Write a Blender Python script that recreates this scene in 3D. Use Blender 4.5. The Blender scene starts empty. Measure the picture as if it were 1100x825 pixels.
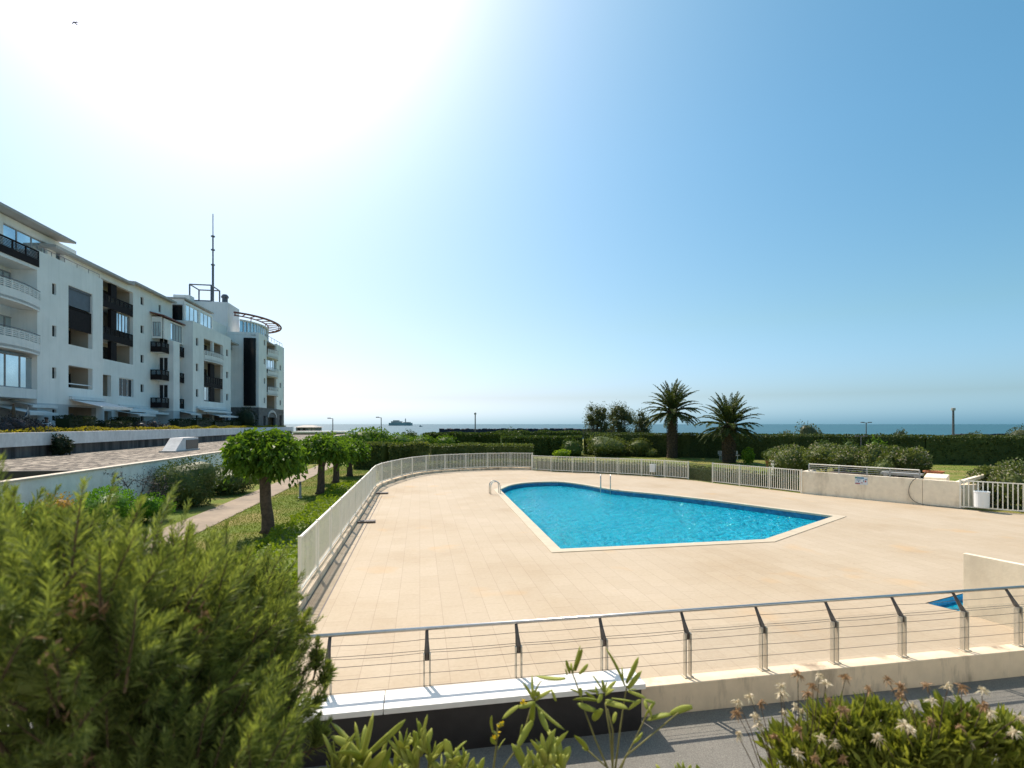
import bpy, bmesh, math, random
import numpy as np
from mathutils import Vector

# ------------------------------------------------------------------ camera, sky, sun, exposure
scene = bpy.context.scene
col = scene.collection
R = math.radians
CZ = 3.4                      # eye height over the pool deck
F, HZ = 550.0, 455.5          # lens in photo pixels, horizon row (used to lay the plan out)

cam_d = bpy.data.cameras.new('camera')
cam_d.sensor_width = 36.0
cam_d.lens = 18.0
cam_d.shift_y = (HZ - 412.5) / 1100.0
cam_d.clip_start = 0.05
cam_d.clip_end = 40000.0
cam_d.dof.use_dof = True
cam_d.dof.focus_distance = 11.0
cam_d.dof.aperture_fstop = 3.0
cam = bpy.data.objects.new('camera', cam_d)
cam.location = (0, 0, CZ)
cam.rotation_euler = (R(90), 0, 0)
col.objects.link(cam)
scene.camera = cam

SUN_AZ, SUN_EL = R(-31.0), R(51.0)      # azimuth measured clockwise from straight ahead (+Y)
world = bpy.data.worlds.new('World')
scene.world = world
world.use_nodes = True
wn = world.node_tree
bg = wn.nodes['Background']
sky = wn.nodes.new('ShaderNodeTexSky')
sky.sky_type = 'NISHITA'
sky.sun_disc = False
sky.sun_elevation = SUN_EL
sky.sun_rotation = SUN_AZ
sky.altitude = 0.0
sky.air_density = 1.0
sky.dust_density = 1.8
sky.ozone_density = 2.0
# hazy sea air: deeper blue away from the sun (red falls off faster), paler and bluer low over the water
tc = wn.nodes.new('ShaderNodeTexCoord'); sx = wn.nodes.new('ShaderNodeSeparateXYZ')
wn.links.new(tc.outputs['Generated'], sx.inputs[0])
rp = wn.nodes.new('ShaderNodeValToRGB')
for _ in range(3): rp.color_ramp.elements.new(.5)
for e_, (p_, c_) in zip(rp.color_ramp.elements, [(0.0, (.225, .58, .93, 1)), (.05, (.165, .36, .46, 1)), (.18, (.182, .365, .36, 1)), (.45, (.188, .395, .40, 1)), (1.0, (.185, .395, .395, 1))]):
    e_.position = p_; e_.color = c_
wn.links.new(sx.outputs[2], rp.inputs[0])
sc_ = wn.nodes.new('ShaderNodeSeparateColor'); cc_ = wn.nodes.new('ShaderNodeCombineColor'); pw = wn.nodes.new('ShaderNodeMath')
pw.operation = 'POWER'; pw.inputs[1].default_value = 1.35
wn.links.new(sky.outputs[0], sc_.inputs[0]); wn.links.new(sc_.outputs[0], pw.inputs[0]); wn.links.new(pw.outputs[0], cc_.inputs[0])
wn.links.new(sc_.outputs[1], cc_.inputs[1]); wn.links.new(sc_.outputs[2], cc_.inputs[2])
tm = wn.nodes.new('ShaderNodeMix'); tm.data_type = 'RGBA'; tm.blend_type = 'MULTIPLY'; tm.inputs[0].default_value = 1.0
wn.links.new(cc_.outputs[0], tm.inputs[6]); wn.links.new(rp.outputs[0], tm.inputs[7])
wn.links.new(tm.outputs[2], bg.inputs[0])
bg.inputs[1].default_value = 0.15

sun_d = bpy.data.lights.new('sun', 'SUN')
sun_d.energy = 2.15
sun_d.angle = R(0.5)
sun_d.color = (1.0, 0.90, 0.77)
sun = bpy.data.objects.new('sun', sun_d)
to_sun = Vector((math.sin(SUN_AZ) * math.cos(SUN_EL), math.cos(SUN_AZ) * math.cos(SUN_EL), math.sin(SUN_EL)))
sun.rotation_euler = to_sun.to_track_quat('Z', 'Y').to_euler()
sun.location = (-20, 20, 40)
col.objects.link(sun)

vs = scene.view_settings
vs.view_transform = 'Standard'
vs.look = 'None'
vs.gamma = 1.0
vs.exposure = 1.42
vs.use_curve_mapping = False
scene.render.engine = 'CYCLES'
scene.cycles.max_bounces = 8
scene.cycles.transparent_max_bounces = 16
scene.cycles.use_denoising = True

rng = np.random.default_rng(7)
random.seed(7)

# ------------------------------------------------------------------ plan helpers
TH = R(10.2)                                     # the whole estate is turned this much from the view axis
US = Vector((-math.sin(TH), math.cos(TH), 0))    # s: along fence, path and facade
UQ = Vector((math.cos(TH), math.sin(TH), 0))     # q: to the right of it
def W(s, q, z=0.0):
    return Vector((US.x * s + UQ.x * q, US.y * s + UQ.y * q, z))
def G(px, py, z=0.0):
    d = (CZ - z) * F / (py - HZ)
    return Vector(((px - 550) / F * d, d, z))
def P(px, py, d):
    return Vector(((px - 550) / F * d, d, CZ - (py - HZ) / F * d))
def SQ(v):
    return (v.x * US.x + v.y * US.y, v.x * UQ.x + v.y * UQ.y)
def S(px, q):
    k = (px - 550) / F
    d = q / (k * UQ.x + UQ.y)
    return k * d * US.x + d * US.y
def Zat(px, py, q):
    k = (px - 550) / F
    d = q / (k * UQ.x + UQ.y)
    return CZ - (py - HZ) / F * d

# ------------------------------------------------------------------ mesh builder
ORG = {}
class MB:
    def __init__(s):
        s.v = []; s.f = []; s.va = []; s.fa = []; s.n = 0
    def add(s, vs, fs):
        b = len(s.v)
        s.v += [tuple(p) for p in vs]
        s.f += [tuple(b + i for i in f) for f in fs]
        return s
    def quad(s, a, b, c, d):
        return s.add([a, b, c, d], [(0, 1, 2, 3)])
    def hexa(s, p):      # 8 corners: bottom ring 0-3, top ring 4-7
        return s.add(p, [(3, 2, 1, 0), (4, 5, 6, 7), (0, 1, 5, 4), (1, 2, 6, 5), (2, 3, 7, 6), (3, 0, 4, 7)])
    def box(s, x0, x1, y0, y1, z0, z1, m=None):
        m = m or (lambda a, b, c: Vector((a, b, c)))
        return s.hexa([m(x0, y0, z0), m(x1, y0, z0), m(x1, y1, z0), m(x0, y1, z0),
                       m(x0, y0, z1), m(x1, y0, z1), m(x1, y1, z1), m(x0, y1, z1)])
    def sbox(s, s0, s1, q0, q1, z0, z1):
        return s.box(q0, q1, s0, s1, z0, z1, lambda q, t, z: W(t, q, z))
    def bar(s, a, b, w, z0, z1):      # upright slab between two plan points
        a = Vector(a); b = Vector(b); t = (b - a); t.z = 0; t.normalize(); n = Vector((-t.y, t.x, 0)) * w / 2
        P4 = [a - n, b - n, b + n, a + n]
        return s.hexa([Vector((p.x, p.y, z0)) for p in P4] + [Vector((p.x, p.y, z1)) for p in P4])
    def bar2(s, a, b, w, h):   # slab following a sloped line, a/b are the bottom centre line
        a = Vector(a); b = Vector(b); t = (b - a); t.z = 0; t.normalize(); n = Vector((-t.y, t.x, 0)) * w / 2
        P4 = [a - n, b - n, b + n, a + n]
        return s.hexa(P4 + [p + Vector((0, 0, h)) for p in P4])
    def tube(s, pts, r, n=8, cap=True, closed=False):
        pts = [Vector(p) for p in pts]; m = len(pts)
        rs = r if isinstance(r, (list, tuple)) else [r] * m
        vs_ = []; up = None
        for i, p in enumerate(pts):
            if closed: t = pts[(i + 1) % m] - pts[i - 1]
            else: t = pts[min(i + 1, m - 1)] - pts[max(i - 1, 0)]
            t.normalize()
            if up is None or abs(t.dot(up)) > 0.98:
                up = Vector((0, 0, 1)) if abs(t.z) < 0.9 else Vector((0, 1, 0))
            a = t.cross(up).normalized(); b = a.cross(t).normalized(); up = b
            for k in range(n):
                an = 2 * math.pi * k / n
                vs_.append(p + (a * math.cos(an) + b * math.sin(an)) * rs[i])
        fs = []
        for i in range(m if closed else m - 1):
            j = (i + 1) % m
            for k in range(n):
                fs.append((i * n + k, i * n + (k + 1) % n, j * n + (k + 1) % n, j * n + k))
        if cap and not closed:
            fs.append(tuple(range(n))[::-1]); fs.append(tuple((m - 1) * n + k for k in range(n)))
        return s.add(vs_, fs)
    def lathe(s, c, prof, n=16):      # prof: (r, z)
        c = Vector(c); vs_ = []; fs = []
        for r, z in prof:
            for k in range(n):
                an = 2 * math.pi * k / n
                vs_.append(c + Vector((r * math.cos(an), r * math.sin(an), z)))
        m = len(prof)
        for i in range(m - 1):
            for k in range(n):
                fs.append((i * n + k, i * n + (k + 1) % n, (i + 1) * n + (k + 1) % n, (i + 1) * n + k))
        fs.append(tuple(range(n))[::-1]); fs.append(tuple((m - 1) * n + k for k in range(n)))
        return s.add(vs_, fs)
    def prism(s, pts, z0, z1):
        n = len(pts)
        b = [Vector((p[0], p[1], z0)) for p in pts]; t = [Vector((p[0], p[1], z1)) for p in pts]
        fs = [tuple(range(n))[::-1], tuple(range(n, 2 * n))] + [(i, (i + 1) % n, n + (i + 1) % n, n + i) for i in range(n)]
        return s.add(b + t, fs)
    def arr(s, V, Fq):                # numpy block
        s.va.append(np.asarray(V, float)); s.fa.append(np.asarray(Fq, int) + s.n); s.n += len(V)
        return s
    def build(s, name, mat, parent=None, smooth=False, org=None, bevel=0):
        nv0 = len(s.v)
        V = np.array(s.v, float).reshape(-1, 3)
        if s.va: V = np.vstack([V] + s.va)
        faces = s.f
        lens = [len(f) for f in faces]; loops = [i for f in faces for i in f]
        for A in s.fa:
            lens += [A.shape[1]] * len(A); loops = np.concatenate([np.asarray(loops, int), (A + nv0).ravel()])
        if parent is None:
            if org is None:
                lo, hi = V.min(0), V.max(0); org = ((lo[0] + hi[0]) / 2, (lo[1] + hi[1]) / 2, lo[2])
            base = Vector(org); loc = base
        else:
            base = ORG[parent.name]; loc = Vector((0, 0, 0))
        V = V - np.array(base)
        me = bpy.data.meshes.new(name)
        me.vertices.add(len(V)); me.vertices.foreach_set('co', V.ravel())
        lens = np.array(lens, int); st = np.concatenate([[0], np.cumsum(lens)[:-1]])
        me.loops.add(int(lens.sum())); me.loops.foreach_set('vertex_index', np.asarray(loops, np.int32))
        me.polygons.add(len(lens)); me.polygons.foreach_set('loop_start', st.astype(np.int32))
        me.polygons.foreach_set('use_smooth', np.full(len(lens), smooth))
        me.update(calc_edges=True); me.validate()
        me.materials.append(mat)
        o = bpy.data.objects.new(name, me); col.objects.link(o)
        o.location = loc
        if parent is not None: o.parent = parent
        ORG[o.name] = base
        if bevel:
            bm_ = o.modifiers.new('bevel', 'BEVEL'); bm_.width = bevel; bm_.segments = 2; bm_.limit_method = 'ANGLE'
        return o

def tag(o, label=None, cat=None, group=None, kind=None):
    if label: o['label'] = label
    if cat: o['category'] = cat
    if group: o['group'] = group
    if kind: o['kind'] = kind
    return o
def empty(name, loc, label, cat, group=None):
    o = bpy.data.objects.new(name, None); col.objects.link(o)
    o.empty_display_size = 0.3
    o.location = loc; ORG[o.name] = Vector(loc)
    return tag(o, label, cat, group)
def copy_tree(o, parent=None, loc=None, rotz=None, label=None):
    c = o.copy(); col.objects.link(c)
    if parent is not None: c.parent = parent
    if loc is not None: c.location = loc
    if rotz is not None: c.rotation_euler.z = rotz
    if label: c['label'] = label
    for ch in list(o.children): copy_tree(ch, c)
    return c
def struct(o):
    o['kind'] = 'structure'; return o

# ------------------------------------------------------------------ materials
def new_mat(name):
    m = bpy.data.materials.new(name); m.use_nodes = True
    nt = m.node_tree
    return m, nt, nt.nodes['Principled BSDF'], nt.nodes['Material Output']
def ramp(nt, fac, stops):
    r = nt.nodes.new('ShaderNodeValToRGB')
    el = r.color_ramp.elements
    while len(el) < len(stops): el.new(0.5)
    for e, (p, c) in zip(el, stops):
        e.position = p; e.color = (*c, 1)
    nt.links.new(fac, r.inputs[0]); return r.outputs[0]
def coords(nt, rot=0.0, scale=(1, 1, 1)):
    g = nt.nodes.new('ShaderNodeNewGeometry')
    mp = nt.nodes.new('ShaderNodeMapping'); mp.vector_type = 'TEXTURE' if rot else 'POINT'
    mp.inputs['Rotation'].default_value = (0, 0, rot); mp.inputs['Scale'].default_value = scale
    nt.links.new(g.outputs['Position'], mp.inputs[0]); return mp.outputs[0]
def noise(nt, vec, scale, detail=4, rough=0.55):
    n = nt.nodes.new('ShaderNodeTexNoise'); n.inputs['Scale'].default_value = scale
    n.inputs['Detail'].default_value = detail; n.inputs['Roughness'].default_value = rough
    nt.links.new(vec, n.inputs['Vector']); return n.outputs['Fac']
def mix(nt, fac, a, b, mode='MIX'):
    m = nt.nodes.new('ShaderNodeMix'); m.data_type = 'RGBA'; m.blend_type = mode
    for k, x in ((0, fac), (6, a), (7, b)):
        if isinstance(x, (int, float)): m.inputs[k].default_value = x
        elif isinstance(x, tuple): m.inputs[k].default_value = (*x, 1)
        else: nt.links.new(x, m.inputs[k])
    return m.outputs[2]
def math_n(nt, op, a, b=None):
    m = nt.nodes.new('ShaderNodeMath'); m.operation = op
    for k, x in ((0, a), (1, b)):
        if x is None: continue
        if isinstance(x, (int, float)): m.inputs[k].default_value = x
        else: nt.links.new(x, m.inputs[k])
    return m.outputs[0]
def bump(nt, bsdf, h, strength=0.3, dist=0.02):
    b = nt.nodes.new('ShaderNodeBump'); b.inputs['Strength'].default_value = strength
    b.inputs['Distance'].default_value = dist
    nt.links.new(h, b.inputs['Height']); nt.links.new(b.outputs[0], bsdf.inputs['Normal']); return b
def plain(name, c, rough=0.6, var=0.12, scale=3.0, metal=0.0, bmp=0.0, bscale=40.0, spec=0.5):
    m, nt, b, o = new_mat(name)
    v = coords(nt); n = noise(nt, v, scale)
    lo = tuple(x * (1 - var) for x in c); hi = tuple(min(1, x * (1 + var)) for x in c)
    nt.links.new(ramp(nt, n, [(0.3, lo), (0.7, hi)]), b.inputs['Base Color'])
    b.inputs['Roughness'].default_value = rough; b.inputs['Metallic'].default_value = metal
    b.inputs['Specular IOR Level'].default_value = spec
    if bmp: bump(nt, b, noise(nt, v, bscale), bmp, 0.01)
    return m
def leaf_mat(name, dark, light, trans=0.35, rough=0.5, tcol=None, patch=1.2):
    """leaf colour differs from leaf to leaf and slowly from clump to clump; light passes through"""
    m, nt, b, o = new_mat(name)
    g = nt.nodes.new('ShaderNodeNewGeometry')
    n = noise(nt, g.outputs['Position'], patch, 2)
    f = math_n(nt, 'ADD', math_n(nt, 'MULTIPLY', g.outputs['Random Per Island'], 0.65), math_n(nt, 'MULTIPLY', math_n(nt, 'SUBTRACT', n, 0.25), 0.7))
    c = ramp(nt, f, [(0.0, dark), (1.0, light)])
    nt.links.new(c, b.inputs['Base Color']); b.inputs['Roughness'].default_value = rough
    b.inputs['Specular IOR Level'].default_value = 0.18
    t = nt.nodes.new('ShaderNodeBsdfTranslucent')
    tc = mix(nt, 1.0, c, tcol or (1.6, 1.55, 0.6), 'MULTIPLY')
    nt.links.new(tc, t.inputs[0])
    ms = nt.nodes.new('ShaderNodeMixShader'); ms.inputs[0].default_value = trans
    nt.links.new(b.outputs[0], ms.inputs[1]); nt.links.new(t.outputs[0], ms.inputs[2])
    nt.links.new(ms.outputs[0], o.inputs[0])
    return m

M = {}
# facade render: white paint, grey painted base course, faint streaks and patches
def facade_mat(name, c, grey=True):
    m, nt, b, o = new_mat(name)
    v = coords(nt); vs_ = coords(nt, 0, (2.2, 2.2, 0.14))
    a = ramp(nt, noise(nt, v, 0.7, 5), [(0.3, tuple(x * .90 for x in c)), (0.65, c)])
    st = ramp(nt, noise(nt, vs_, 1.6, 4, 0.65), [(0.30, (.86, .87, .87)), (0.52, (1, 1, 1))])
    k = mix(nt, 0.55, a, mix(nt, 1.0, a, st, 'MULTIPLY'))
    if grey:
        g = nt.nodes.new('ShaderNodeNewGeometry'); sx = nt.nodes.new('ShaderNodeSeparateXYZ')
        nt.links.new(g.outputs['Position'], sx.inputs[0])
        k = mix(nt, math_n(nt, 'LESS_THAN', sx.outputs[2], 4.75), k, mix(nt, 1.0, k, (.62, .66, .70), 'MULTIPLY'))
    nt.links.new(k, b.inputs['Base Color']); b.inputs['Roughness'].default_value = 0.85
    bump(nt, b, noise(nt, v, 30), 0.15, 0.01)
    return m
M['facade'] = facade_mat('facade_render', (.86, .86, .83))
M['facade_plain'] = facade_mat('facade_render_plain', (.80, .80, .78), False)
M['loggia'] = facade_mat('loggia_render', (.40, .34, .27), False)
M['roof'] = plain('roof_slab', (.40, .39, .37), .8, .1, 1.0)
M['dark_wood'] = plain('dark_balcony_panel', (.016, .012, .012), .7, .3, 6, spec=.12)
M['blind'] = plain('roller_blind', (.10, .12, .15), .6)
M['frame_grey'] = plain('window_frame', (.30, .31, .32), .5)
M['frame_white'] = plain('white_frame', (.68, .69, .70), .5)
M['awning'] = plain('awning_cloth', (.66, .68, .68), .8, .06)
M['dark_glass'] = plain('dark_pane', (.012, .013, .015), .12, spec=.25)
M['stone_base'] = plain('dark_stone_base', (.12, .115, .11), .85, .35, 2.5, bmp=.4, bscale=6)
M['antenna'] = plain('antenna_paint', (.10, .11, .13), .5)
M['red_steel'] = plain('red_oxide_steel', (.17, .055, .04), .6)
def glass_mirror():
    m, nt, b, o = new_mat('window_glass')
    g = nt.nodes.new('ShaderNodeNewGeometry')
    c = ramp(nt, noise(nt, g.outputs['Position'], .6, 2), [(.35, (.46, .56, .62)), (.65, (.66, .76, .80))])
    nt.links.new(c, b.inputs['Base Color'])
    b.inputs['Metallic'].default_value = 0.92; b.inputs['Roughness'].default_value = 0.03
    bump(nt, b, noise(nt, g.outputs['Position'], 1.1, 1), .05, .02)
    return m
M['glass'] = glass_mirror()

# garden retaining wall, parapets
def stained(name, c, stain, zscale=.2, lo=.35, hi=.6, sc=1.4, rough=.85):
    m, nt, b, o = new_mat(name)
    v = coords(nt); vv = coords(nt, 0, (1, 1, zscale))
    f = noise(nt, vv, sc, 6, .65)
    k = ramp(nt, f, [(lo, stain), (hi, c)])
    k2 = mix(nt, .5, k, mix(nt, 1.0, k, ramp(nt, noise(nt, v, 5, 5), [(.3, (.82, .81, .8)), (.7, (1.08, 1.08, 1.08))]), 'MULTIPLY'))
    nt.links.new(k2, b.inputs['Base Color']); b.inputs['Roughness'].default_value = rough
    bump(nt, b, noise(nt, v, 25, 6), .25, .01)
    return m
M['white_wall'] = stained('white_painted_wall', (.88, .89, .86), (.74, .76, .74), .25, .28, .6)
M['parapet'] = stained('terrace_parapet', (.80, .78, .76), (.62, .60, .58), .3, .3, .6)
M['black_stain'] = stained('stained_concrete', (.17, .16, .15), (.035, .034, .034), .06, .38, .66, 2.2)
M['concrete_wall'] = stained('pool_concrete_wall', (.90, .79, .62), (.56, .47, .35), .35, .30, .52, 1.3)
M['kerb'] = stained('railing_kerb', (.82, .66, .47), (.30, .23, .16), .25, .34, .50, 1.7)
M['partition'] = stained('partition_wall', (.86, .77, .60), (.70, .62, .48), .4, .3, .6)
M['slate_wall'] = plain('black_wall', (.026, .024, .025), .45, .25, 4, bmp=.15, bscale=60)
M['coping_white'] = plain('white_coping', (.84, .82, .78), .8, .04, 8)
M['rim'] = plain('wall_coping_stone', (.60, .52, .42), .8, .15, 5)

# pool deck: laid concrete tiles, running bond, in the estate's own grid
def deck_mat():
    m, nt, b, o = new_mat('deck_tiles')
    v = coords(nt, TH)
    br = nt.nodes.new('ShaderNodeTexBrick')
    br.inputs['Scale'].default_value = 1.0
    br.inputs['Mortar Size'].default_value = 0.006
    br.inputs['Mortar Smooth'].default_value = 0.3
    br.inputs['Brick Width'].default_value = 0.8
    br.inputs['Row Height'].default_value = 0.4
    br.inputs['Bias'].default_value = -0.1
    br.inputs['Color1'].default_value = (0.445, 0.36, 0.255, 1)
    br.inputs['Color2'].default_value = (0.470, 0.384, 0.275, 1)
    br.inputs['Mortar'].default_value = (0.37, 0.29, 0.205, 1)
    sw = nt.nodes.new('ShaderNodeMapping'); sw.inputs['Rotation'].default_value = (0, 0, R(90))
    nt.links.new(v, sw.inputs[0]); nt.links.new(sw.outputs[0], br.inputs['Vector'])
    w = noise(nt, v, .32, 5, .6)
    k = mix(nt, 1.0, br.outputs['Color'], ramp(nt, w, [(.3, (.90, .86, .80)), (.5, (1, 1, 1)), (.72, (1.06, 1.08, 1.12))]), 'MULTIPLY')
    k = mix(nt, 1.0, k, ramp(nt, noise(nt, v, 14, 5, .7), [(.3, (.93, .92, .90)), (.7, (1.05, 1.05, 1.05))]), 'MULTIPLY')
    # ochre rust run-off in a few spots
    r = ramp(nt, noise(nt, v, .55, 3, .5), [(.62, (0, 0, 0)), (.72, (1, 1, 1))])
    k = mix(nt, math_n(nt, 'MULTIPLY', r, .35), k, (.55, .33, .13))
    nt.links.new(k, b.inputs['Base Color']); b.inputs['Roughness'].default_value = .8
    bump(nt, b, br.outputs['Fac'], -.25, .004)
    return m
M['deck'] = deck_mat()
M['coping'] = plain('pool_coping', (.53, .45, .33), .7, .08, 3)
def pool_tile():
    m, nt, b, o = new_mat('pool_mosaic')
    v = coords(nt, TH)
    ch = nt.nodes.new('ShaderNodeTexVoronoi'); ch.distance = 'CHEBYCHEV'; ch.inputs['Scale'].default_value = 9.0
    ch.inputs['Randomness'].default_value = 0.0; nt.links.new(v, ch.inputs['Vector'])
    k = ramp(nt, noise(nt, v, 5, 2), [(.3, (.06, .58, .78)), (.7, (.10, .70, .86))])
    k = mix(nt, .55, k, ch.outputs['Color'], 'OVERLAY')
    nt.links.new(k, b.inputs['Base Color']); b.inputs['Roughness'].default_value = .4
    return m
M['pool'] = pool_tile()
M['pool_shade_band'] = plain('pool_wall_shade', (.02, .17, .33), .3, .35, 7)  # shade on the pool's inner wall, painted as a dark blue band
def water_mat():
    m, nt, b, o = new_mat('pool_water')
    v = coords(nt)
    h = math_n(nt, 'ADD', noise(nt, v, 2.2, 3, .6), math_n(nt, 'MULTIPLY', noise(nt, v, 6.0, 2, .5), .45))
    bp = nt.nodes.new('ShaderNodeBump'); bp.inputs['Strength'].default_value = 1.0; bp.inputs['Distance'].default_value = .5
    nt.links.new(h, bp.inputs['Height'])
    gl = nt.nodes.new('ShaderNodeBsdfGlossy'); gl.inputs['Roughness'].default_value = .05
    rf = nt.nodes.new('ShaderNodeBsdfRefraction'); rf.inputs['IOR'].default_value = 1.33; rf.inputs['Roughness'].default_value = 0.0
    rf.inputs['Color'].default_value = (.92, 1, 1, 1)
    tr = nt.nodes.new('ShaderNodeBsdfTransparent'); tr.inputs[0].default_value = (.90, 1, 1, 1)
    fr = nt.nodes.new('ShaderNodeFresnel'); fr.inputs['IOR'].default_value = 1.33
    for x in (gl, rf, fr): nt.links.new(bp.outputs[0], x.inputs['Normal'])
    # part of the light is scattered back just under the rippled surface, part goes on to the tiles
    df = nt.nodes.new('ShaderNodeBsdfDiffuse')
    nt.links.new(ramp(nt, noise(nt, v, 4.5, 3, .6), [(.34, (.004, .50, .72)), (.5, (.006, .60, .84)), (.66, (.03, .70, .90))]), df.inputs[0])
    nt.links.new(bp.outputs[0], df.inputs['Normal'])
    m1 = nt.nodes.new('ShaderNodeMixShader'); m1.inputs[0].default_value = .45
    nt.links.new(rf.outputs[0], m1.inputs[1]); nt.links.new(tr.outputs[0], m1.inputs[2])
    m3 = nt.nodes.new('ShaderNodeMixShader'); m3.inputs[0].default_value = .45
    nt.links.new(m1.outputs[0], m3.inputs[1]); nt.links.new(df.outputs[0], m3.inputs[2])
    m2 = nt.nodes.new('ShaderNodeMixShader'); nt.links.new(fr.outputs[0], m2.inputs[0])
    nt.links.new(m3.outputs[0], m2.inputs[1]); nt.links.new(gl.outputs[0], m2.inputs[2])
    nt.links.new(m2.outputs[0], o.inputs[0])
    return m
M['water'] = water_mat()
def sea_mat():
    m, nt, b, o = new_mat('sea_water')
    v = coords(nt, 0, (1, .35, 1))
    nt.links.new(ramp(nt, noise(nt, coords(nt, 0, (.004, .012, 1)), 1, 3), [(.35, (.006, .055, .075)), (.65, (.010, .085, .10))]), b.inputs['Base Color'])
    b.inputs['Roughness'].default_value = .35; b.inputs['Specular IOR Level'].default_value = .25
    bump(nt, b, noise(nt, v, .5, 5), .8, .6)
    return m
M['sea'] = sea_mat()
def grass_mat(name, a, c, dry):
    m, nt, b, o = new_mat(name)
    v = coords(nt)
    k = ramp(nt, noise(nt, v, 7, 6, .7), [(.3, a), (.7, c)])
    k = mix(nt, ramp(nt, noise(nt, v, .45, 4, .6), [(.42, (0, 0, 0)), (.62, (1, 1, 1))]), k, dry)
    nt.links.new(k, b.inputs['Base Color']); b.inputs['Roughness'].default_value = .9
    b.inputs['Specular IOR Level'].default_value = .15
    bump(nt, b, noise(nt, v, 40, 4), .8, .05)
    return m
M['grass'] = grass_mat('lawn', (.10, .15, .02), (.18, .23, .036), (.27, .23, .075))
def gravel_mat():
    m, nt, b, o = new_mat('roof_gravel')
    v = coords(nt)
    vo = nt.nodes.new('ShaderNodeTexVoronoi'); vo.inputs['Scale'].default_value = 4.5; nt.links.new(v, vo.inputs['Vector'])
    bw = nt.nodes.new('ShaderNodeSeparateColor'); nt.links.new(vo.outputs['Color'], bw.inputs[0])
    k = ramp(nt, bw.outputs[0], [(0, (.03, .025, .02)), (.45, (.12, .10, .078)), (1, (.42, .36, .29))])
    nt.links.new(k, b.inputs['Base Color']); b.inputs['Roughness'].default_value = .9
    bump(nt, b, vo.outputs['Distance'], -1.0, .06)
    return m
M['gravel'] = gravel_mat()
M['path'] = stained('path_concrete', (.33, .255, .18), (.21, .165, .12), 1, .3, .62, .8)
def asphalt():
    m, nt, b, o = new_mat('grey_pavement')
    v = coords(nt)
    k = ramp(nt, noise(nt, v, 90, 4, .8), [(.33, (.095, .09, .078)), (.5, (.175, .165, .142)), (.68, (.28, .263, .225))])
    k = mix(nt, .6, k, mix(nt, 1.0, k, ramp(nt, noise(nt, v, 1.3, 5), [(.3, (.8, .8, .8)), (.7, (1.1, 1.1, 1.1))]), 'MULTIPLY'))
    nt.links.new(k, b.inputs['Base Color']); b.inputs['Roughness'].default_value = .85
    bump(nt, b, noise(nt, v, 120, 3), .5, .006)
    return m
M['asphalt'] = asphalt()
M['soil'] = plain('planter_soil', (.07, .05, .035), .95, .4, 12, bmp=.6, bscale=30)
M['fence_white'] = plain('fence_paint', (.84, .80, .70), .5, .05, 2)
M['fence_mesh'] = plain('wire_mesh_green', (.10, .12, .06), .7)
M['steel'] = plain('stainless_steel', (.55, .54, .52), .28, .08, 8, metal=.9)
M['dark_bracket'] = plain('bronze_bracket', (.11, .085, .07), .45, .3, 20)
M['post_beige'] = plain('railing_post', (.52, .46, .36), .5, .1, 10)
M['cable'] = plain('steel_cable', (.20, .17, .14), .45, .1, 10, metal=.3)
M['bin'] = plain('white_plastic', (.74, .77, .78), .45, .03, 2)
M['terracotta'] = plain('terracotta', (.42, .15, .06), .8, .15, 6)
M['bark'] = plain('bark', (.085, .062, .045), .95, .4, 9, bmp=.9, bscale=18)
M['palm_bark'] = plain('palm_trunk', (.085, .062, .04), .95, .45, 7, bmp=1, bscale=9)
M['rock'] = plain('breakwater_rock', (.045, .04, .05), .95, .3, .5)
M['lamp_metal'] = plain('lamp_post_metal', (.10, .10, .11), .5)
M['lamp_pale'] = plain('bollard_metal', (.36, .36, .35), .5)
M['hut'] = plain('hut_wall', (.16, .17, .20), .8)
M['hut_roof'] = plain('hut_roof', (.34, .32, .29), .7, .05)
M['fort'] = plain('fort_stone', (.42, .40, .36), .9, .2, .02)
M['bird'] = plain('gull_plumage', (.10, .10, .13), .8)
M['skin'] = plain('skin', (.12, .07, .05), .6)
M['shirt'] = plain('shirt_cloth', (.70, .71, .74), .9)
M['hair'] = plain('dark_hair', (.012, .010, .010), .7)
M['hose'] = plain('black_hose', (.03, .03, .028), .5)
M['sign_white'] = plain('sign_face', (.66, .70, .76), .4)
M['sign_blue'] = plain('sign_blue', (.09, .22, .34), .4)
M['sign_green'] = plain('sign_green', (.03, .22, .12), .4)
M['sign_red'] = plain('sign_red', (.36, .10, .11), .4)
M['fabric_blue'] = plain('blue_cloth', (.06, .12, .22), .8)
M['footbath'] = plain('footbath_tiles', (.05, .36, .62), .35, .25, 12)
def clear_panel():
    m, nt, b, o = new_mat('clear_panel')
    b.inputs['Base Color'].default_value = (.62, .58, .48, 1); b.inputs['Roughness'].default_value = .15
    tr = nt.nodes.new('ShaderNodeBsdfTransparent')
    ms = nt.nodes.new('ShaderNodeMixShader'); ms.inputs[0].default_value = .07
    nt.links.new(tr.outputs[0], ms.inputs[1]); nt.links.new(b.outputs[0], ms.inputs[2]); nt.links.new(ms.outputs[0], o.inputs[0])
    return m
M['clear'] = clear_panel()

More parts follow.
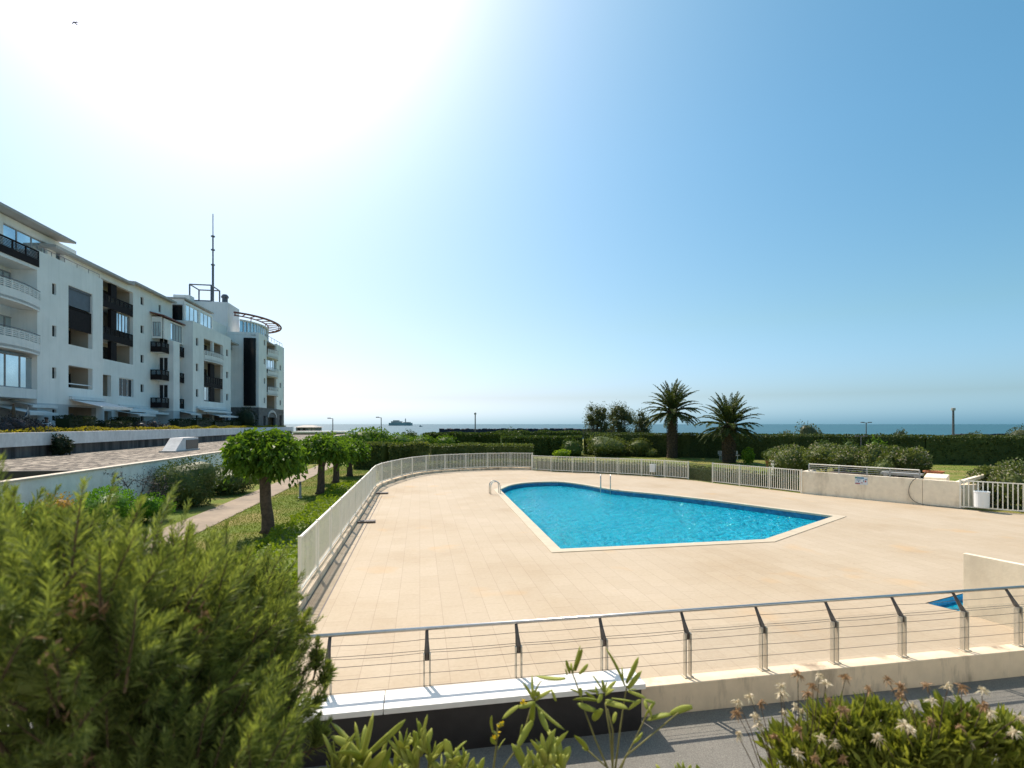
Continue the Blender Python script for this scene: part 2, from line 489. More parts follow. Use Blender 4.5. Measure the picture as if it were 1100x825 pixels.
M['lf_hedge'] = leaf_mat('hedge_leaves', (.034, .062, .016), (.10, .145, .035), .22)
M['lf_back'] = leaf_mat('back_hedge_leaves', (.030, .052, .016), (.10, .13, .034), .2)
M['lf_olean'] = leaf_mat('oleander_leaves', (.045, .078, .026), (.17, .20, .065), .3)
M['lf_dark'] = leaf_mat('dark_shrub_leaves', (.034, .066, .020), (.115, .155, .052), .2)
M['lf_box'] = leaf_mat('box_hedge_leaves', (.010, .022, .010), (.028, .045, .018), .15)
M['lf_bright'] = leaf_mat('bright_shrub_leaves', (.045, .13, .012), (.12, .26, .03), .4)
M['lf_mulb'] = leaf_mat('mulberry_leaves', (.036, .090, .010), (.135, .23, .032), .42)
M['lf_lime'] = leaf_mat('lime_leaves', (.10, .18, .012), (.22, .32, .04), .45)
M['lf_cover'] = leaf_mat('ground_cover_leaves', (.085, .15, .012), (.22, .29, .03), .4)
M['lf_yel'] = leaf_mat('yellow_edging_leaves', (.09, .10, .01), (.34, .28, .02), .35)
M['lf_orange'] = leaf_mat('orange_shoots', (.16, .14, .02), (.42, .24, .05), .35)
M['lf_purple'] = leaf_mat('dark_purple_leaves', (.020, .022, .028), (.07, .07, .08), .15)
M['lf_tam'] = leaf_mat('tamarisk_leaves', (.048, .064, .034), (.12, .135, .075), .3)
M['lf_palm'] = leaf_mat('palm_leaflets', (.038, .062, .018), (.115, .145, .050), .2)
M['lf_rose'] = leaf_mat('needle_leaves', (.018, .042, .011), (.31, .37, .12), .4, patch=9)
M['lf_fleshy'] = leaf_mat('fleshy_leaves', (.20, .25, .035), (.42, .44, .11), .3, patch=12)
M['lf_daisy'] = leaf_mat('daisy_leaves', (.075, .105, .014), (.29, .31, .07), .38, patch=9)
M['stem'] = plain('green_stem', (.16, .15, .045), .7, .25, 30)
M['twig'] = plain('brown_twig', (.11, .075, .045), .9, .3, 30)
M['twig_grey'] = plain('dark_grey_twig', (.045, .04, .045), .9, .3, 30)
M['petal'] = leaf_mat('dry_petals', (.45, .36, .22), (.86, .80, .64), .35, tcol=(1, .95, .8), patch=15)
M['petal_brown'] = leaf_mat('withered_petals', (.22, .13, .07), (.48, .33, .19), .3, tcol=(1, .9, .7), patch=15)
M['petal_yel'] = leaf_mat('yellow_petals', (.55, .36, .01), (.75, .60, .03), .3, tcol=(1, .95, .5))
M['flower_cream'] = leaf_mat('cream_blossom', (.40, .36, .26), (.66, .60, .46), .3, tcol=(1, .95, .8))

# ------------------------------------------------------------------ foliage helpers
def unit(A):
    return A / np.maximum(np.linalg.norm(A, axis=1, keepdims=True), 1e-9)
def add_leaves(mb, Pn, A, L, Wd, droop=0.15, flat=None):
    n = len(Pn); A = unit(A)
    L = np.broadcast_to(L, (n,))[:, None]; Wd = np.broadcast_to(Wd, (n,))[:, None]
    r = rng.normal(size=(n, 3)) if flat is None else flat + rng.normal(size=(n, 3)) * .35
    B = unit(np.cross(A, r)); C = np.cross(A, B)
    mid = Pn + A * L * .5 + C * L * .04
    tip = Pn + A * L + np.array([0, 0, -1.0]) * L * droop
    V = np.stack([Pn, mid + B * Wd, tip, mid - B * Wd], 1).reshape(-1, 3)
    mb.arr(V, np.arange(4 * n).reshape(n, 4))
def lobes(k, amp, seed):
    g = np.random.default_rng(seed)
    d = unit(g.normal(size=(k, 3))); a = g.uniform(.4, 1, k) * amp * g.choice([1, 1, -1], k)
    def f(D):
        return 1 + (a[None, :] * np.exp(-(1 - D @ d.T) * 9)).sum(1)
    return f
_ico = None
def ico_dirs():
    global _ico
    if _ico is None:
        bm = bmesh.new(); bmesh.ops.create_icosphere(bm, subdivisions=3, radius=1)
        _ico = (np.array([v.co[:] for v in bm.verts]), np.array([[v.index for v in f.verts] for f in bm.faces])); bm.free()
    return _ico
def add_blob(mb, c, rad, n, leaf, aspect=.3, lump=.22, seed=1, up=.3, core=.78, depth=.45, low=-.75, droop=.2):
    c = np.array(c, float); rad = np.array(rad, float)
    f = lobes(14, lump, seed)
    D = unit(rng.normal(size=(int(n * 1.5), 3))); D = D[D[:, 2] > low][:n]; n = len(D)
    rr = f(D) * (1 - depth * rng.random(n) ** 2.2) * (1 + rng.normal(size=n) * .045)
    Pn = c + D * rad * rr[:, None]
    A = D / rad * rad.mean() + np.array([0, 0, up]) + rng.normal(size=(n, 3)) * .75
    Ls = leaf * rng.uniform(.6, 1.25, n)
    add_leaves(mb, Pn, A, Ls, Ls * aspect, droop)
    if core:
        d, fc = ico_dirs()
        V = c + d * rad * (f(d) * core)[:, None]
        mb.arr(V, fc) if False else mb.add(V.tolist(), fc.tolist())
def wob(x, seed, k=5, lo=.3, hi=2.5):
    g = np.random.default_rng(seed); o = np.zeros_like(x)
    for _ in range(k): o += np.sin(x * g.uniform(lo, hi) + g.uniform(0, 7)) * g.uniform(.4, 1)
    return o / k
def add_hedge(mb, pts, w, h, n, leaf, aspect=.35, rough=.12, z0=0.0, seed=1, top=.4, core=True):
    pts = [Vector((p[0], p[1], 0)) for p in pts]
    seg = [(pts[i], pts[i + 1]) for i in range(len(pts) - 1)]
    tot = sum((b - a).length for a, b in seg); done = 0.0
    for a, b in seg:
        l = (b - a).length; t = (b - a).normalized(); nn = Vector((-t.y, t.x, 0)); m = int(n * l / tot)
        u = rng.random(m) * l; gu = u + done
        kind = rng.random(m)
        side = np.where(kind < top, 0, np.where(rng.random(m) < .62, -1, 1))   # -1 faces the viewer side
        hv = h * (1 + rough * wob(gu, seed)) ; wv = w / 2 * (1 + rough * 1.2 * wob(gu * 1.3 + 3, seed + 1))
        zz = np.where(side == 0, hv, hv * rng.random(m) ** .85)
        off = np.where(side == 0, wv * rng.uniform(-1, 1, m), wv * side * (1 + .10 * wob(zz * 3 + gu * 2, seed + 2)))
        rnd = np.clip((zz / hv - .82) / .18, 0, 1); off = np.where(side == 0, off, off * (1 - .22 * rnd ** 2))
        zz = np.where(side == 0, hv * (1 - .10 * (off / wv) ** 4), zz)
        dep = rng.random(m) ** 2 * .16
        zz = zz - np.where(side == 0, dep, 0); off = off - np.sign(side) * dep
        T = np.array(t); N = np.array(nn)
        Pn = np.array(a) + u[:, None] * T + off[:, None] * N; Pn[:, 2] = z0 + zz
        A = np.where((side == 0)[:, None], np.array([0, 0, 1.0]), side[:, None] * N + np.array([0, 0, .5])) + rng.normal(size=(m, 3)) * .7
        Ls = leaf * rng.uniform(.6, 1.3, m)
        add_leaves(mb, Pn, A, Ls, Ls * aspect, .1)
        if core:
            k = max(1, int(l / 1.5))
            for i in range(k):
                x0 = l * i / k; x1 = l * (i + 1) / k
                hh = h * (1 + rough * float(wob(np.array([done + (x0 + x1) / 2]), seed)[0])) - .14
                p0 = a + t * x0; p1 = a + t * x1
                mb.bar(p0, p1, w - .34, z0, z0 + max(.1, hh))
        done += l

# ------------------------------------------------------------------ land, sea, paths
def fill(loops, z):
    bm = bmesh.new(); es = []
    for lp in loops:
        vs_ = [bm.verts.new((p[0], p[1], z)) for p in lp]
        es += [bm.edges.new((vs_[i], vs_[(i + 1) % len(vs_)])) for i in range(len(vs_))]
    bmesh.ops.triangle_fill(bm, use_beauty=True, use_dissolve=False, edges=es)
    bmesh.ops.recalc_face_normals(bm, faces=bm.faces)
    bm.verts.index_update()
    vs_ = [v.co.copy() for v in bm.verts]
    fs = []
    for f in bm.faces:
        ids = [v.index for v in f.verts]
        if f.normal.z < 0: ids = ids[::-1]
        fs.append(tuple(ids))
    bm.free(); return vs_, fs
def offset(lp, d):
    n = len(lp); out = []
    for i in range(n):
        p, a, b = lp[i], lp[i - 1], lp[(i + 1) % n]
        t0 = (p - a).normalized(); t1 = (b - p).normalized()
        n0 = Vector((t0.y, -t0.x, 0)); n1 = Vector((t1.y, -t1.x, 0)); m = (n0 + n1).normalized()
        out.append(p + m * d / max(.35, m.dot(n0)))
    return out
def smooth_curve(pts, k=4):
    out = []
    for i in range(len(pts) - 1):
        p0 = pts[max(i - 1, 0)]; p1 = pts[i]; p2 = pts[i + 1]; p3 = pts[min(i + 2, len(pts) - 1)]
        for j in range(k):
            t = j / k
            out.append(.5 * ((2 * p1) + (p2 - p0) * t + (2 * p0 - 5 * p1 + 4 * p2 - p3) * t * t + (3 * p1 - p0 - 3 * p2 + p3) * t ** 3))
    out.append(pts[-1]); return out

KQ = -2.12                                        # inner face of the left kerb
curve = [W(24.5, KQ - .0), G(406, 526), G(415.5, 520.5), G(439, 513), G(460, 509), G(498, 506), G(545.5, 504.4), G(571.5, 504.8)]
curve = smooth_curve(curve, 4)
far_pts = [G(571.5, 505.2), G(600, 507), G(639, 508.3), G(701.6, 511.9), G(739.5, 515.3)]
gate_pts = [G(739.5, 515.3), G(765.5, 518.8)]
mid_pts = [G(765.5, 518.8), G(829, 526), G(861, 530)]
wall_a, wall_b = G(862, 530), G(1030.7, 546.5)
rgt_pts = [G(1031.5, 546.6), G(1090, 551.2)]
rgt_end = rgt_pts[1] + (rgt_pts[1] - rgt_pts[0]) * 3.2
deck_loop = [W(5.79, KQ), W(5.79, 24), rgt_end + Vector((3, -2, 0)), rgt_end] + [rgt_pts[1], rgt_pts[0], wall_b, wall_a] + mid_pts[::-1][1:-1] + gate_pts[::-1] + far_pts[::-1][1:-1] + curve[::-1]

# pool outline (inner lip), counter-clockwise seen from above
c1 = G(601.4, 590.5); c2 = G(822, 580); c3 = G(896.5, 554.8)
far_arc = smooth_curve([G(763.6, 537.3), G(710, 531.2), G(658, 526), G(626, 520.6), G(599.5, 517.6), G(568, 518.4), G(548.6, 521.2), G(536.5, 526.2)], 4)
pool_in = [c1, c2, c3] + far_arc
pool_out = offset(pool_in, .30)
fb = [Vector((7.88, 9.72, 0)), Vector((8.19, 9.24, 0)), Vector((9.6, 9.42, 0)), Vector((9.9, 10.65, 0))]

LZ = -.03
land = MB()
outer = [Vector((-420, -60, 0)), Vector((420, -60, 0)), Vector((420, 118, 0)), Vector((-420, 118, 0))]
vs_, fs = fill([outer, offset(deck_loop, -.06)], LZ); land.add(vs_, fs)
ys = [118, 128, 140, 160]; zs = [LZ, -1.2, -3.9, -6.5]
for i in range(3):
    land.quad(Vector((-420, ys[i], zs[i])), Vector((420, ys[i], zs[i])), Vector((420, ys[i + 1], zs[i + 1])), Vector((-420, ys[i + 1], zs[i + 1])))
struct(land.build('ground', M['grass']))
sea = MB(); SZ = -4.6
sea.quad(Vector((-24000, 130, SZ)), Vector((24000, 130, SZ)), Vector((24000, 26000, SZ)), Vector((-24000, 26000, SZ)))
struct(sea.build('sea', M['sea']))
dk = MB(); vs_, fs = fill([deck_loop, offset(pool_in, .27), offset(fb, .02)], 0.0); dk.add(vs_, fs)
struct(dk.build('pool_deck', M['deck']))
pa = MB(); pa.sbox(8, 62, -8.25, -6.85, LZ - .2, LZ + .02)
struct(pa.build('footpath', M['path']))
pv = MB(); pv.sbox(2.3, 5.59, -9, 26, LZ - .2, -.008)
struct(pv.build('pavement', M['asphalt']))

# lawn blades on the strip between fence and path, and thinner ones on the far lawn
gr = MB()
n = 42000
s_ = 9 + 34 * rng.random(n) ** 1.3; q_ = rng.uniform(-6.9, -3.4, n)
Pn = np.stack([US.x * s_ + UQ.x * q_, US.y * s_ + UQ.y * q_, np.full(n, LZ)], 1)
add_leaves(gr, Pn, np.array([0, 0, 1.0]) + rng.normal(size=(n, 3)) * .45, rng.uniform(.03, .075, n), .010, .2)
n = 30000
xx = rng.uniform(-8, 42, n); yy = rng.uniform(24, 56, n)
xw, yw = wall_a.x, wall_a.y
keep = (yy > 34.5 - .0 * xx) & (yy > 39.5 - .62 * np.maximum(0, xx - 3)) ; xx, yy = xx[keep], yy[keep]; n = len(xx)
add_leaves(gr, np.stack([xx, yy, np.full(n, LZ)], 1), np.array([0, 0, 1.0]) + rng.normal(size=(n, 3)) * .45, rng.uniform(.04, .10, n), .016, .2)
M['blade'] = leaf_mat('grass_blades', (.045, .085, .010), (.16, .20, .035), .35, patch=.5)
tag(gr.build('grass', M['blade']), 'short lawn grass with dry yellow patches', 'grass', kind='stuff')

# ------------------------------------------------------------------ pool
pool = empty('swimming_pool', (4, 20, 0), 'turquoise swimming pool with a pale stone rim, pointed at its right end', 'swimming pool')
cp = MB(); npi = len(pool_in)
ins = offset(pool_in, -.03)
for i in range(npi):
    j = (i + 1) % npi
    z = Vector((0, 0, .018)); lo = Vector((0, 0, -.05))
    cp.quad(ins[i] + z, pool_out[i] + z, pool_out[j] + z, ins[j] + z)
    cp.quad(pool_out[i] + z, pool_out[i] - z, pool_out[j] - z, pool_out[j] + z)
    cp.quad(ins[i] + lo, ins[i] + z, ins[j] + z, ins[j] + lo)
    cp.quad(pool_in[i] + lo, ins[i] + lo, ins[j] + lo, pool_in[j] + lo)
cp.build('coping', M['coping'], pool)
bs = MB(); WL = -.24
for i in range(npi):
    j = (i + 1) % npi
    a, b = pool_in[i], pool_in[j]
    bs.quad(a + Vector((0, 0, -1.0)), a + Vector((0, 0, -.36)), b + Vector((0, 0, -.36)), b + Vector((0, 0, -1.0)))
vs_, fs = fill([pool_in], -1.0); bs.add(vs_, fs)
bs.build('basin', M['pool'], pool)
bd = MB()
for i in range(npi):
    j = (i + 1) % npi; a, b = pool_in[i], pool_in[j]
    bd.quad(a + Vector((0, 0, -.36)), a + Vector((0, 0, -.048)), b + Vector((0, 0, -.048)), b + Vector((0, 0, -.36)))
bd.build('shade_band', M['pool_shade_band'], pool)
wt = MB(); vs_, fs = fill([offset(pool_in, -.004)], WL); wt.add(vs_, fs)
wt.build('water', M['water'], pool)

def handrail(loc, dirv, name, label, h=.75, out=.55, gap=.5, depth=1.0, cat='handrail'):
    t = Vector(dirv).normalized(); nrm = Vector((-t.y, t.x, 0))
    e = empty(name, loc, label, cat); loc = Vector(loc)
    for sd in (-1, 1):
        b = loc + nrm * gap / 2 * sd
        pts = [b - t * .12]
        for k in range(9):
            an = math.pi * k / 8
            pts.append(b - t * .12 + t * (.23 * (1 - math.cos(an))) + Vector((0, 0, h - .23 + .23 * math.sin(an))))
        pts.append(b + t * .36 + Vector((0, 0, -depth)))
        MB().tube(pts, .022, 8).build('rail', M['steel'], e, smooth=True)
    return e
lad = handrail(G(651, 525) + Vector((0, .10, 0)), G(640, 560) - G(651, 525), 'pool_ladder', 'pool ladder with two curved steel rails at the far edge of the pool', cat='pool ladder')
for z in (-.35, -.65):
    t = (G(640, 560) - G(651, 525)).normalized(); nn = Vector((-t.y, t.x, 0)); b = G(651, 525) + Vector((0, .10, 0)) + t * .36
    m = MB(); m.tube([b - nn * .25 + Vector((0, 0, z)), b + nn * .25 + Vector((0, 0, z))], .03, 6); m.build('step', M['steel'], lad)
handrail(G(529, 530.5), Vector((1, .25, 0)), 'pool_handrail', 'curved steel handrail at the left tip of the pool', h=.62, gap=.35, depth=.7)

# footbath by the partition wall
fo = empty('footbath', fb[0], 'small blue tiled footbath sunk in the deck behind the partition wall', 'footbath')
m = MB(); vs_, fs = fill([offset(fb, .022)], -.24); m.add(vs_, fs)
for i in range(len(fb)):
    a, b = fb[i], fb[(i + 1) % len(fb)]
    m.quad(a + Vector((0, 0, -.24)), a + Vector((0, 0, -.002)), b + Vector((0, 0, -.002)), b + Vector((0, 0, -.24)))
m.build('basin', M['footbath'], fo)
m = MB(); vs_, fs = fill([offset(fb, -.004)], -.12); m.add(vs_, fs); m.build('water', M['water'], fo)

# ------------------------------------------------------------------ kerb and white fences
def resample(pts, step):
    out = [pts[0].copy()]; acc = 0
    L = sum((pts[i + 1] - pts[i]).length for i in range(len(pts) - 1)); n = max(1, round(L / step)); st = L / n
    need = st
    for i in range(len(pts) - 1):
        a, b = pts[i], pts[i + 1]; l = (b - a).length; pos = 0
        while need <= l - pos + 1e-6 and len(out) < n + 1:
            pos += need; out.append(a.lerp(b, pos / l)); need = st
        need -= (l - pos)
    if len(out) < n + 1: out.append(pts[-1].copy())
    return out
def left_of(pts, d):     # shift a path sideways (to its left)
    out = []
    for i, p in enumerate(pts):
        t = (pts[min(i + 1, len(pts) - 1)] - pts[max(i - 1, 0)]).normalized(); out.append(p + Vector((-t.y, t.x, 0)) * d)
    return out
kerb_pts = [W(6.0, KQ), W(15, KQ)] + curve
kl = left_of(kerb_pts, .14); m = MB()
L_, R_ = left_of(kerb_pts, .26), left_of(kerb_pts, 0)
for i in range(len(kerb_pts) - 1):
    z0 = Vector((0, 0, -.2)); z1 = Vector((0, 0, .15))
    for a, b in ((L_, R_),):
        m.quad(L_[i] + z1, L_[i + 1] + z1, R_[i + 1] + z1, R_[i] + z1)
        m.quad(R_[i] + z0, R_[i] + z1, R_[i + 1] + z1, R_[i + 1] + z0)
        m.quad(L_[i] + z1, L_[i] + z0, L_[i + 1] + z0, L_[i + 1] + z1)
i = 0; m.quad(L_[0] + z0, L_[0] + z1, R_[0] + z1, R_[0] + z0)
tag(m.build('concrete_kerb', M['kerb']), 'low grey concrete kerb carrying the white fence along the left of the deck', 'kerb')

def fence(label, pts, z0, h, bay=1.75, pitch=.11, skip_posts=(), name='picket_fence', low=.06):
    pp = resample(pts, bay)
    e = empty(name, (pp[0].x, pp[0].y, z0), label, 'fence')
    for i, p in enumerate(pp):
        t = (pp[min(i + 1, len(pp) - 1)] - pp[max(i - 1, 0)]).normalized() * .028
        MB().bar(p - t, p + t, .056, z0, z0 + h + .02).build('post', M['fence_white'], e)
    for i in range(len(pp) - 1):
        a, b = pp[i], pp[i + 1]; l = (b - a).length; t = (b - a).normalized()
        m = MB()
        a2, b2 = a + t * .031, b - t * .031
        m.bar(a2, b2, .045, z0 + low, z0 + low + .04); m.bar(a2, b2, .05, z0 + h - .04, z0 + h)
        k = int((l - .08) / pitch)
        for j in range(k):
            c = a + t * (.04 + (l - .08) * (j + .5) / k)
            m.bar(c - t * .018, c + t * .018, .010, z0 + low + .042, z0 + h - .042)
        m.build('picket_panel', M['fence_white'], e)
    return e
fpts = left_of([W(10.3, KQ), W(15, KQ)] + curve, .13)
fence('long white picket fence curving on a kerb around the left of the pool deck', fpts, .15, 1.1)
fence('low white picket fence behind the far edge of the pool, with a bin on it', far_pts, 0.02, 1.08)
fence('short white picket fence between the mesh gate and the concrete wall', mid_pts, 0.02, 1.13)
fence('white picket fence with a white bin, right of the concrete wall', rgt_pts + [rgt_end], 0.02, 1.13, bay=2.6, pitch=.135)
# wire mesh gate in the gap
g = empty('mesh_gate', gate_pts[0], 'green wire mesh gate closing the gap between two white fences', 'gate')
a, b = gate_pts; t = (b - a).normalized(); m = MB()
a2, b2 = a + t * .06, b - t * .06; l = (b2 - a2).length
for k in range(int(l / .055)):
    c = a2 + t * (.055 * k); m.bar(c - t * .004, c + t * .004, .008, .06, 1.0)
for k in range(17):
    z = .06 + k * .058; m.bar(a2, b2, .008, z, z + .008)
m.build('mesh_panel', M['fence_mesh'], g)
m = MB(); m.bar(a2, b2, .03, 1.005, 1.03); m.bar(a2, b2, .03, .03, .055); m.build('frame', M['fence_mesh'], g)

# bins hung on the fences
def bin_(loc, h, r0, r1, label, facing):
    e = empty('waste_bin', loc, label, 'bin', 'white bins on the fences')
    MB().lathe(loc, [(r0, 0), (r0 + .004, .02), (r1, h * .93), (r1 + .014, h * .94), (r1 + .014, h), (r1 - .02, h), (r1 - .03, h * .8)], 20).build('bucket', M['bin'], e, smooth=False)
    return e
p = G(700, 511.6); bin_(Vector((p.x, p.y - .26, .30)), .5, .18, .19, 'small white cylindrical bin on the fence behind the pool', None)
p = G(1053.5, 548.3); bin_(Vector((p.x - .16, p.y - .22, .16)), .62, .222, .235, 'larger white cylindrical bin on the fence right of the concrete wall', None)

# ------------------------------------------------------------------ concrete wall, raised planter, railing, sign, hose
t = (wall_b - wall_a).normalized(); nw = Vector((-t.y, t.x, 0))        # nw points away from the pool
wl = MB(); j0 = wall_a.lerp(wall_b, .797)
wc = lambda p, d: p + nw * d
wl.bar(wc(wall_a, .11), wc(j0, .11), .22, -.2, 1.09)
wl.bar(wc(j0 + t * .012, .11), wc(wall_b, .11), .22, -.2, 1.08)
wl.bar(wc(wall_a, 1.75) - t * .11, wc(wall_a, .225) - t * .11, .2, -.2, 1.06)
wl.hexa([wc(j0, .225) , wc(j0 + t * .75, .225), wc(j0 + t * .75, .75), wc(j0, .75)] + [p + Vector((0, 0, h)) for p, h in ((wc(j0, .225), 1.16), (wc(j0 + t * .75, .225), 1.18), (wc(j0 + t * .75, .75), 1.3), (wc(j0, .75), 1.3))])
cw = wl.build('concrete_wall', M['concrete_wall'], bevel=.012)
tag(cw, 'bare beige concrete wall at the right side of the deck with a sign and railing on it', 'wall')
st = MB()
for k in range(5):
    a = wc(wall_b, .3 + k * .34) - t * .9
    st.bar(a, a + t * .95, .335, -.2, 0.80 + k * .03)
tag(st.build('garden_steps', M['concrete_wall']), 'short flight of pale concrete steps behind the right end of the concrete wall', 'steps')
sw = MB(); a, b = wc(wall_b, .26) - t * .22, wc(wall_b, 2.3) + t * .55
sw.bar2(Vector((a.x, a.y, .90)), Vector((b.x, b.y, 1.22)), .16, .12)
sw.bar(a, b, .14, -.2, .9)
tag(sw.build('step_cheek_wall', M['concrete_wall']), 'sloping white cheek wall beside the steps at the end of the concrete wall', 'low wall')
so = MB()
c_ = [wc(wall_a, .22), wc(j0, .22), wc(j0, 4.5), wc(wall_a, 4.5)]
so.prism([(p.x, p.y) for p in c_], -.2, .86)
tag(so.build('raised_bed', M['soil']), 'raised soil bed behind the concrete wall, planted with flowering bushes', 'planting bed')
rl = empty('wall_railing', wc(wall_a, .11) + Vector((0, 0, 1.09)), 'low tubular metal railing along the top of the concrete wall', 'railing')
r0, r1 = wc(wall_a, .13) + t * .25, wc(j0, .13) - t * .12
for f_ in (0, .30, .56, .76, 1.0):
    p = r0.lerp(r1, f_); MB().bar(p - t * .025, p + t * .025, .04, 1.09, 1.43).build('post', M['lamp_pale'], rl)
for z in (1.18, 1.27, 1.36):
    MB().tube([r0 + Vector((0, -.0, z)) - nw * .035, r1 + Vector((0, 0, z)) - nw * .035], .013, 6).build('rail', M['lamp_pale'], rl)
MB().tube([r0 + Vector((0, 0, 1.45)), r1 + Vector((0, 0, 1.45))], .024, 8).build('handrail', M['fence_white'], rl)
bx = MB(); a = wc(j0, .5) - t * 1.55
bx.bar(a, a + t * 1.45, .42, 1.19, 1.27); bx.bar(a + t * .1, a + t * .25, .35, .86, 1.188); bx.bar(a + t * 1.2, a + t * 1.35, .35, .86, 1.188)
tag(bx.build('stone_bench', M['lamp_pale']), 'low white slab bench behind the railing of the concrete wall', 'bench')
sg = empty('notice_board', wall_a.lerp(wall_b, .37), 'small blue, white and red notice panel fixed to the concrete wall', 'sign')
p0 = G(918.5, 535.2); tt = t
def along(f): return wall_a + t * f
fs0 = (G(918.5, 535.5) - wall_a).length; fs1 = (G(932, 536.9) - wall_a).length
def plate(a0, a1, z0, z1, d, mat, nm):
    MB().bar(along(fs0 + (fs1 - fs0) * a0) - nw * d, along(fs0 + (fs1 - fs0) * a1) - nw * d, .008, z0, z1).build(nm, mat, sg)
zb, zt = .655, 1.0
H_ = zt - zb
plate(0, 1, zb, zt, .010, M['sign_white'], 'panel')
for nm, a0, a1, z0, z1, mt in (('header', .17, .72, .76, .97, 'sign_blue'), ('logo_green', .02, .16, .80, .96, 'sign_green'), ('logo_teal', .78, .98, .66, .76, 'sign_blue'),
        ('pictogram', .66, .72, .38, .62, 'sign_blue'), ('pictogram', .78, .90, .36, .58, 'sign_red'), ('pictogram', .26, .33, .30, .44, 'sign_blue'),
        ('text_line', .03, .42, .06, .20, 'sign_red'), ('text_line', .48, .62, .22, .30, 'sign_red'), ('text_line', .12, .52, .62, .66, 'sign_blue'), ('text_line', .12, .44, .52, .56, 'sign_blue')):
    plate(a0, a1, zb + H_ * z0, zb + H_ * z1, .019, M[mt], nm)
hs = MB(); hp = along((j0 - wall_a).length - .25)
pts = [hp + Vector((0, 0, z)) - nw * d + t * o for z, d, o in ((1.42, -.1, .35), (1.25, .02, .25), (1.05, .035, -.02), (.8, .035, -.16), (.5, .035, -.2), (.25, .04, -.12), (.08, .05, .1), (.03, .08, .5), (.03, .10, 1.6), (.03, .07, 2.6))]
hs.tube(smooth_curve(pts, 4), .010, 6)
tag(hs.build('garden_hose', M['hose'], smooth=True), 'thin dark hose hanging down the concrete wall and trailing along its foot', 'hose')

# ------------------------------------------------------------------ near railing on its kerb, black wall with white top, partition
RS = 5.6
m = MB(); m.sbox(RS, RS + .2, 2.475, 18, -.2, .335)
tag(m.build('railing_kerb_wall', M['kerb'], bevel=.01), 'low stained concrete kerb wall under the steel railing beside the grey pavement', 'low wall')
bw = empty('seat_wall', W(5.4, -.6, 0), 'black low wall with a wide white top in front of the steel railing', 'low wall')
MB().sbox(5.36, 5.70, -4.2, 2.43, -.2, .453).build('wall', M['slate_wall'], bw)
MB().sbox(5.33, 5.71, -4.23, -.37, .455, .515).build('coping', M['coping_white'], bw, bevel=.006)
MB().sbox(5.33, 5.71, -.362, 2.47, .455, .515).build('coping', M['coping_white'], bw, bevel=.006)
rail = empty('cable_railing', W(RS + .11, 2, .42), 'long steel cable railing with bent dark posts between the pavement and the pool deck', 'railing')
RSs = RS + .14
ZR = lambda z: z
post_px = [458.7, 557, 649, 738.5, 820, 896.5, 969, 1036, 1094]
qs = []
for px in post_px:
    k = (px - 550) / F      # point on the line s=RSs
    d = RSs / (k * US.x + US.y); qs.append(k * d * UQ.x + d * UQ.y)
step = qs[-1] - qs[-2]
qs = [qs[0] - 1.05, ] + qs + [qs[-1] + step, qs[-1] + 2 * step, qs[-1] + 3 * step]
for q in qs:
    zb_ = .335 if q > 2.47 else .002
    b = MB()
    for sd in (-1, 1): b.sbox(RSs - .03, RSs + .03, q + sd * .032 - .008, q + sd * .032 + .008, zb_, ZR(.865))
    b.sbox(RSs - .05, RSs + .05, q - .06, q + .06, zb_, zb_ + .012)
    po = b.build('post', M['post_beige'], rail)
    a0 = W(RSs, q, ZR(.785)); a1 = W(RSs + .02, q, ZR(.87)); a2 = W(RSs + .085, q, ZR(.965)); a3 = W(RSs + .15, q, ZR(1.06))
    MB().tube([a0, a1, a2, a3], [.022, .032, .022, .018], 8).build('bracket', M['dark_bracket'], po, smooth=True)
q0, q1 = qs[0] - .6, qs[-1]
MB().tube([W(RSs + .155, q0, ZR(1.078)), W(RSs + .155, q1, ZR(1.078))], .021, 12).build('handrail', M['steel'], rail, smooth=True)
def sag_cable(z, ds, amp):
    pts = []
    for i in range(len(qs) - 1):
        aa = amp * random.uniform(.2, 1.4)
        for k in range(6):
            f_ = k / 6; pts.append(W(RSs + ds, qs[i] + (qs[i + 1] - qs[i]) * f_, ZR(z) - aa * 4 * f_ * (1 - f_)))
    MB().tube(pts, .003, 6).build('cable', M['cable'], rail, smooth=True)
for z, ds, amp in ((.525, -.035, .004), (.665, -.035, .004), (.80, -.035, .006), (.855, 0.045, .014), (.885, .03, .004), (.98, .10, .010)): sag_cable(z, ds, amp)
for i in range(3, len(qs) - 3):
    if qs[i] < 2.3: continue
    MB().sbox(RSs - .004, RSs + .004, qs[i] + .055, qs[i + 1] - .055, .40, .93).build('clear_panel', M['clear'], rail)
# partition wall between deck and footbath
pA, pB = Vector((8.1, 9.2, 0)), Vector((8.42, 8.4, 0))
dirp = (pB - pA).normalized(); pB = pA + dirp * 1.9
m = MB(); nrm = Vector((-dirp.y, dirp.x, 0))
m.bar(pA + nrm * .05, pB + nrm * .05, .10, -.02, 1.08)
tag(m.build('partition_wall', M['partition'], bevel=.008), 'plain pale partition wall panel standing on the deck at the right, near the railing', 'wall')
# slatted strip shaped after the fence's bar shadow: slabs, then close slats
dc = empty('fence_shadow_strip', W(9, -1.93, 0), 'beige slatted strip along the left kerb standing in for the fence shadow', 'shadow strip')
m = MB(); m.sbox(6.2, 25, KQ + .005, -1.75, -.05, .003); m.build('strip_base', M['dark_bracket'], dc)
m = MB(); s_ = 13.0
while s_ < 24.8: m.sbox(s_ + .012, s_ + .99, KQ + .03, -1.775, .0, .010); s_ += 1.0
m.build('strip_slabs', M['deck'], dc)
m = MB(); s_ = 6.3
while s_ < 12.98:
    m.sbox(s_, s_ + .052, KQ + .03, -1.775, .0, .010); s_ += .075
m.build('shadow_slats', M['deck'], dc)
